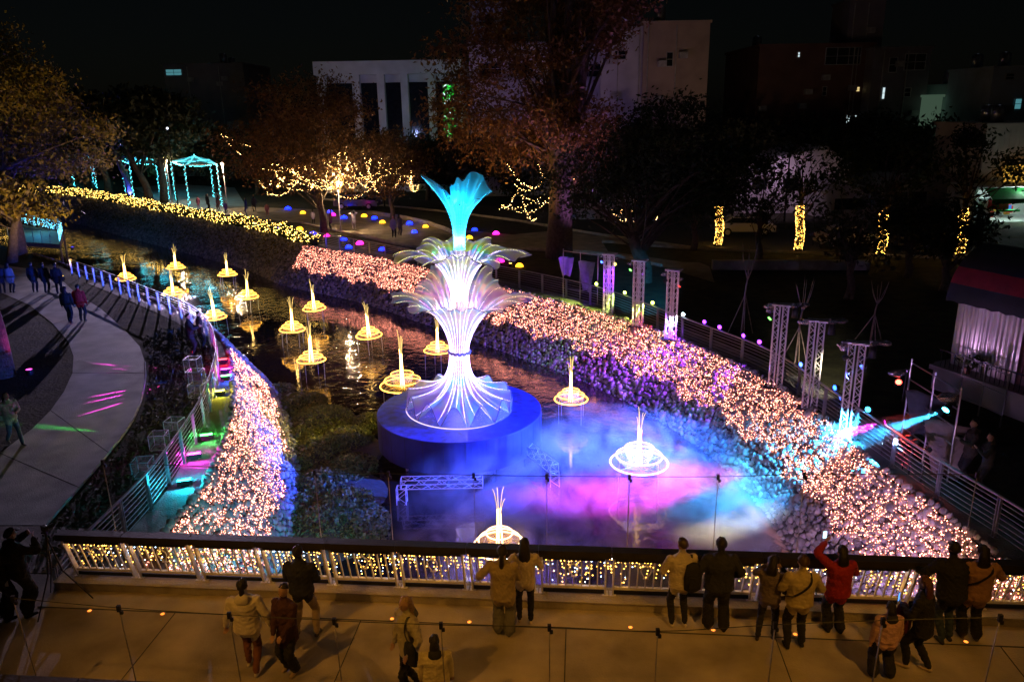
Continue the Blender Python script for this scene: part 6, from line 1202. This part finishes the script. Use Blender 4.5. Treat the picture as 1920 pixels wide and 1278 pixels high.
p16 = person('person in tan jacket with black shoulder strap and striped sneakers at the handrail', bpos(1815, 1196), AW - .05, 1.74, (.36, .2, .12), BLK, (.08, .08, .08), 'mid', hands=[(-.3, .36, 1.14), (.34, .3, 1.1)], bulk=1.25, hem=.42, legw=1.2)
bag(p16, (-.28, .05, .92), (.2, .12, .3), 'black side bag of the person in tan jacket', strap=[(-.27, .0, 1.05), (-.14, -.17, 1.18), (0, -.2, 1.3), (.12, -.15, 1.4), (.14, 0, 1.46)])
# two photographers at the bridge end, with a tripod
p17 = person('photographer in black with cap, standing at the railing end with a tripod', bpos(52, 1152), AW - .5, 1.74, BLK, BLK, BLK, 'cap', pm('dark_cap', (.015, .015, .017), .8), hands=[(-.06, .3, 1.5), (.14, .3, 1.45)], bulk=1.25, legw=1.2)
person('person in black with dark hair standing behind the capped photographer', bpos(14, 1160), AW - .4, 1.7, BLK, BLK, BLK, 'mid', hands=[(-.1, .26, 1.3), (.12, .26, 1.3)], bulk=1.3, legw=1.2)
q = held(p17, (.2, .5, 0)); tp = thing('camera_tripod', 'black camera tripod with spread legs beside the capped photographer', 'tripod', q); hd2 = np.array([0, 0, 1.42])
for k in range(3):
    a_ = k*2.094 + .3; m_ = MB(); m_.tube([hd2, hd2*.5 + [.28*math.cos(a_)*.5*2*.5, .28*math.sin(a_)*.5, 0], [.55*math.cos(a_), .55*math.sin(a_), .01]], [.016, .014, .011], 6); m_.build('leg', BLACKP, tp, rel=False)
m_ = MB(); m_.tube([hd2 - [0,0,.1], hd2 + [0,0,.1]], .022, 8); m_.box(hd2 + [0,0,.12], (.1, .1, .03)); m_.build('head', BLACKP, tp, rel=False)
prop_box('camera', 'black camera mounted on the tripod head at the bridge end', 'camera', np.array(q) + hd2 + [0, 0, .19], (.15, .08, .11), p17.rotation_euler[2], BLACKP, lambda t: MB().tube([(0, .04, 0), (0, .16, 0)], .038, 12).build('lens', DARKM, t, rel=False))
c = at(14, 1088, .8); prop_box('paper_sheet', 'white paper sheet hanging on the bag of the person behind the photographer', 'paper', c + Nn*(-.1), (.16, .006, .11), BROT + .2, pm('white_paper', (.75, .7, .66), .8))
# people along the park path
def pz(x, y): return at(x, y, ZP + .02)
Vx = .024
person('person in red jacket walking on the park path beside a companion in black', pz(156, 602), R_(95), 1.75, (.5, .02, .015), BLK, BLK, 'short', vox=Vx, bulk=1.15)
person('person all in black walking with the red jacketed companion', pz(132, 605), R_(95), 1.72, BLK, BLK, BLK, 'mid', vox=Vx, bulk=1.1, legs=[(-.08, .1, 0), (.08, -.1, 0)])
for (x, y), c, lb in (((6, 550), (.03, .03, .06), 'person in dark blue coat on the striped lit path, at the group edge'), ((23, 549), (.3, .3, .36), 'person with pale shawl walking on the striped lit path'), ((67, 548), (.03, .04, .07), 'person in long dark coat walking between two others on the path'), ((89, 549), (.02, .03, .05), 'person in slate coat walking beside the long dark coat'), ((112, 551), (.015, .016, .02), 'person in black following just ahead of the red jacket')):
    person(lb, pz(x, y), R_(rng.uniform(70, 130)), 1.68, c, BLK, BLK, random.choice(['short', 'mid']), vox=.03, bulk=1.12, hem=.3, group='walkers on the park path')
p = person('person in dark suit leaning on the bend of the park railing with a lit phone', at(362, 668, ZP), R_(20), 1.74, (.02, .02, .026), BLK, BLK, 'short', hands=[(-.1, .34, 1.2), (.16, .36, 1.22)], vox=.02, bulk=1.15)
phone(p, (.14, .40, 1.28), 'lit phone held at the bend of the park railing', (.8, .85, 1))
person('person in dark clothes hidden beside the suited one at the railing bend', at(380, 655, ZP), R_(30), 1.6, (.05, .04, .04), BLK, BLK, 'short', vox=.025)
person('striding person lit green and blue on the lawn by the path', at(30, 832, ZP), R_(-30), 1.62, (.3, .38, .32), (.1, .16, .3), (.2, .2, .25), 'mid', legs=[(-.06, .30, 0), (.08, -.28, .03)], hands=[(-.1, .26, 1.1), (.24, -.05, .9)], vox=.02, bulk=1.15)
# two onlookers on the right promenade
person('person in dark suit and white shirt watching from the promenade behind the railing', at(1810, 905, ZP), R_(170), 1.72, (.06, .045, .04), BLK, BLK, 'short', hands=[(-.1, .3, 1.2), (.12, .3, 1.2)], vox=.02, bulk=1.15, eyes=True)
person('shorter person holding a phone next to the suited promenade onlooker', at(1842, 925, ZP), R_(165), 1.6, (.05, .045, .05), BLK, BLK, 'mid', hands=[(-.1, .32, 1.3), (.12, .3, 1.25)], vox=.02)
# small figures on the plaza
for i, ((x, y), c, lb) in enumerate([((373, 392), (.35, .1, .2), 'pink clad child near the cyan pergola posts'), ((391, 395), (.02, .02, .03), 'dark clad adult near the cyan pergola posts'), ((411, 396), (.25, .12, .12), 'adult in brown by the pergola edge'), ((424, 402), (.35, .2, .6), 'violet clad child beside the garden lamp'), ((463, 404), (.05, .05, .2), 'adult in blue standing before the hedge lights'), ((478, 398), (.06, .05, .05), 'dark clad adult in the plaza crowd'), ((502, 406), (.5, .2, .18), 'child in coral jacket near the fairy light tree'), ((588, 420), (.4, .35, .5), 'pale clad child beside the fairy light tree trunk'), ((665, 432), (.6, .55, .6), 'adult in white photographing with both arms raised on the plaza'), ((739, 446), (.5, .5, .6), 'adult in long white coat on the plaza path'), ((750, 442), (.15, .13, .16), 'adult in grey beside the long white coat'), ((622, 432), (.1, .03, .06), 'dark red clad adult next to the tall garden lamp')]):
    person(lb, g_(x, y) + [0,0,.015], rng.uniform(0, 6), 1.65 if 'child' not in lb else 1.25, c, BLK if i % 2 else c, BLK, 'mid' if i % 3 else 'short', vox=.045, group='small crowd on the plaza', hands=[(-.14, .22, 1.5), (.14, .22, 1.5)] if 'arms raised' in lb else None, hem=.3)
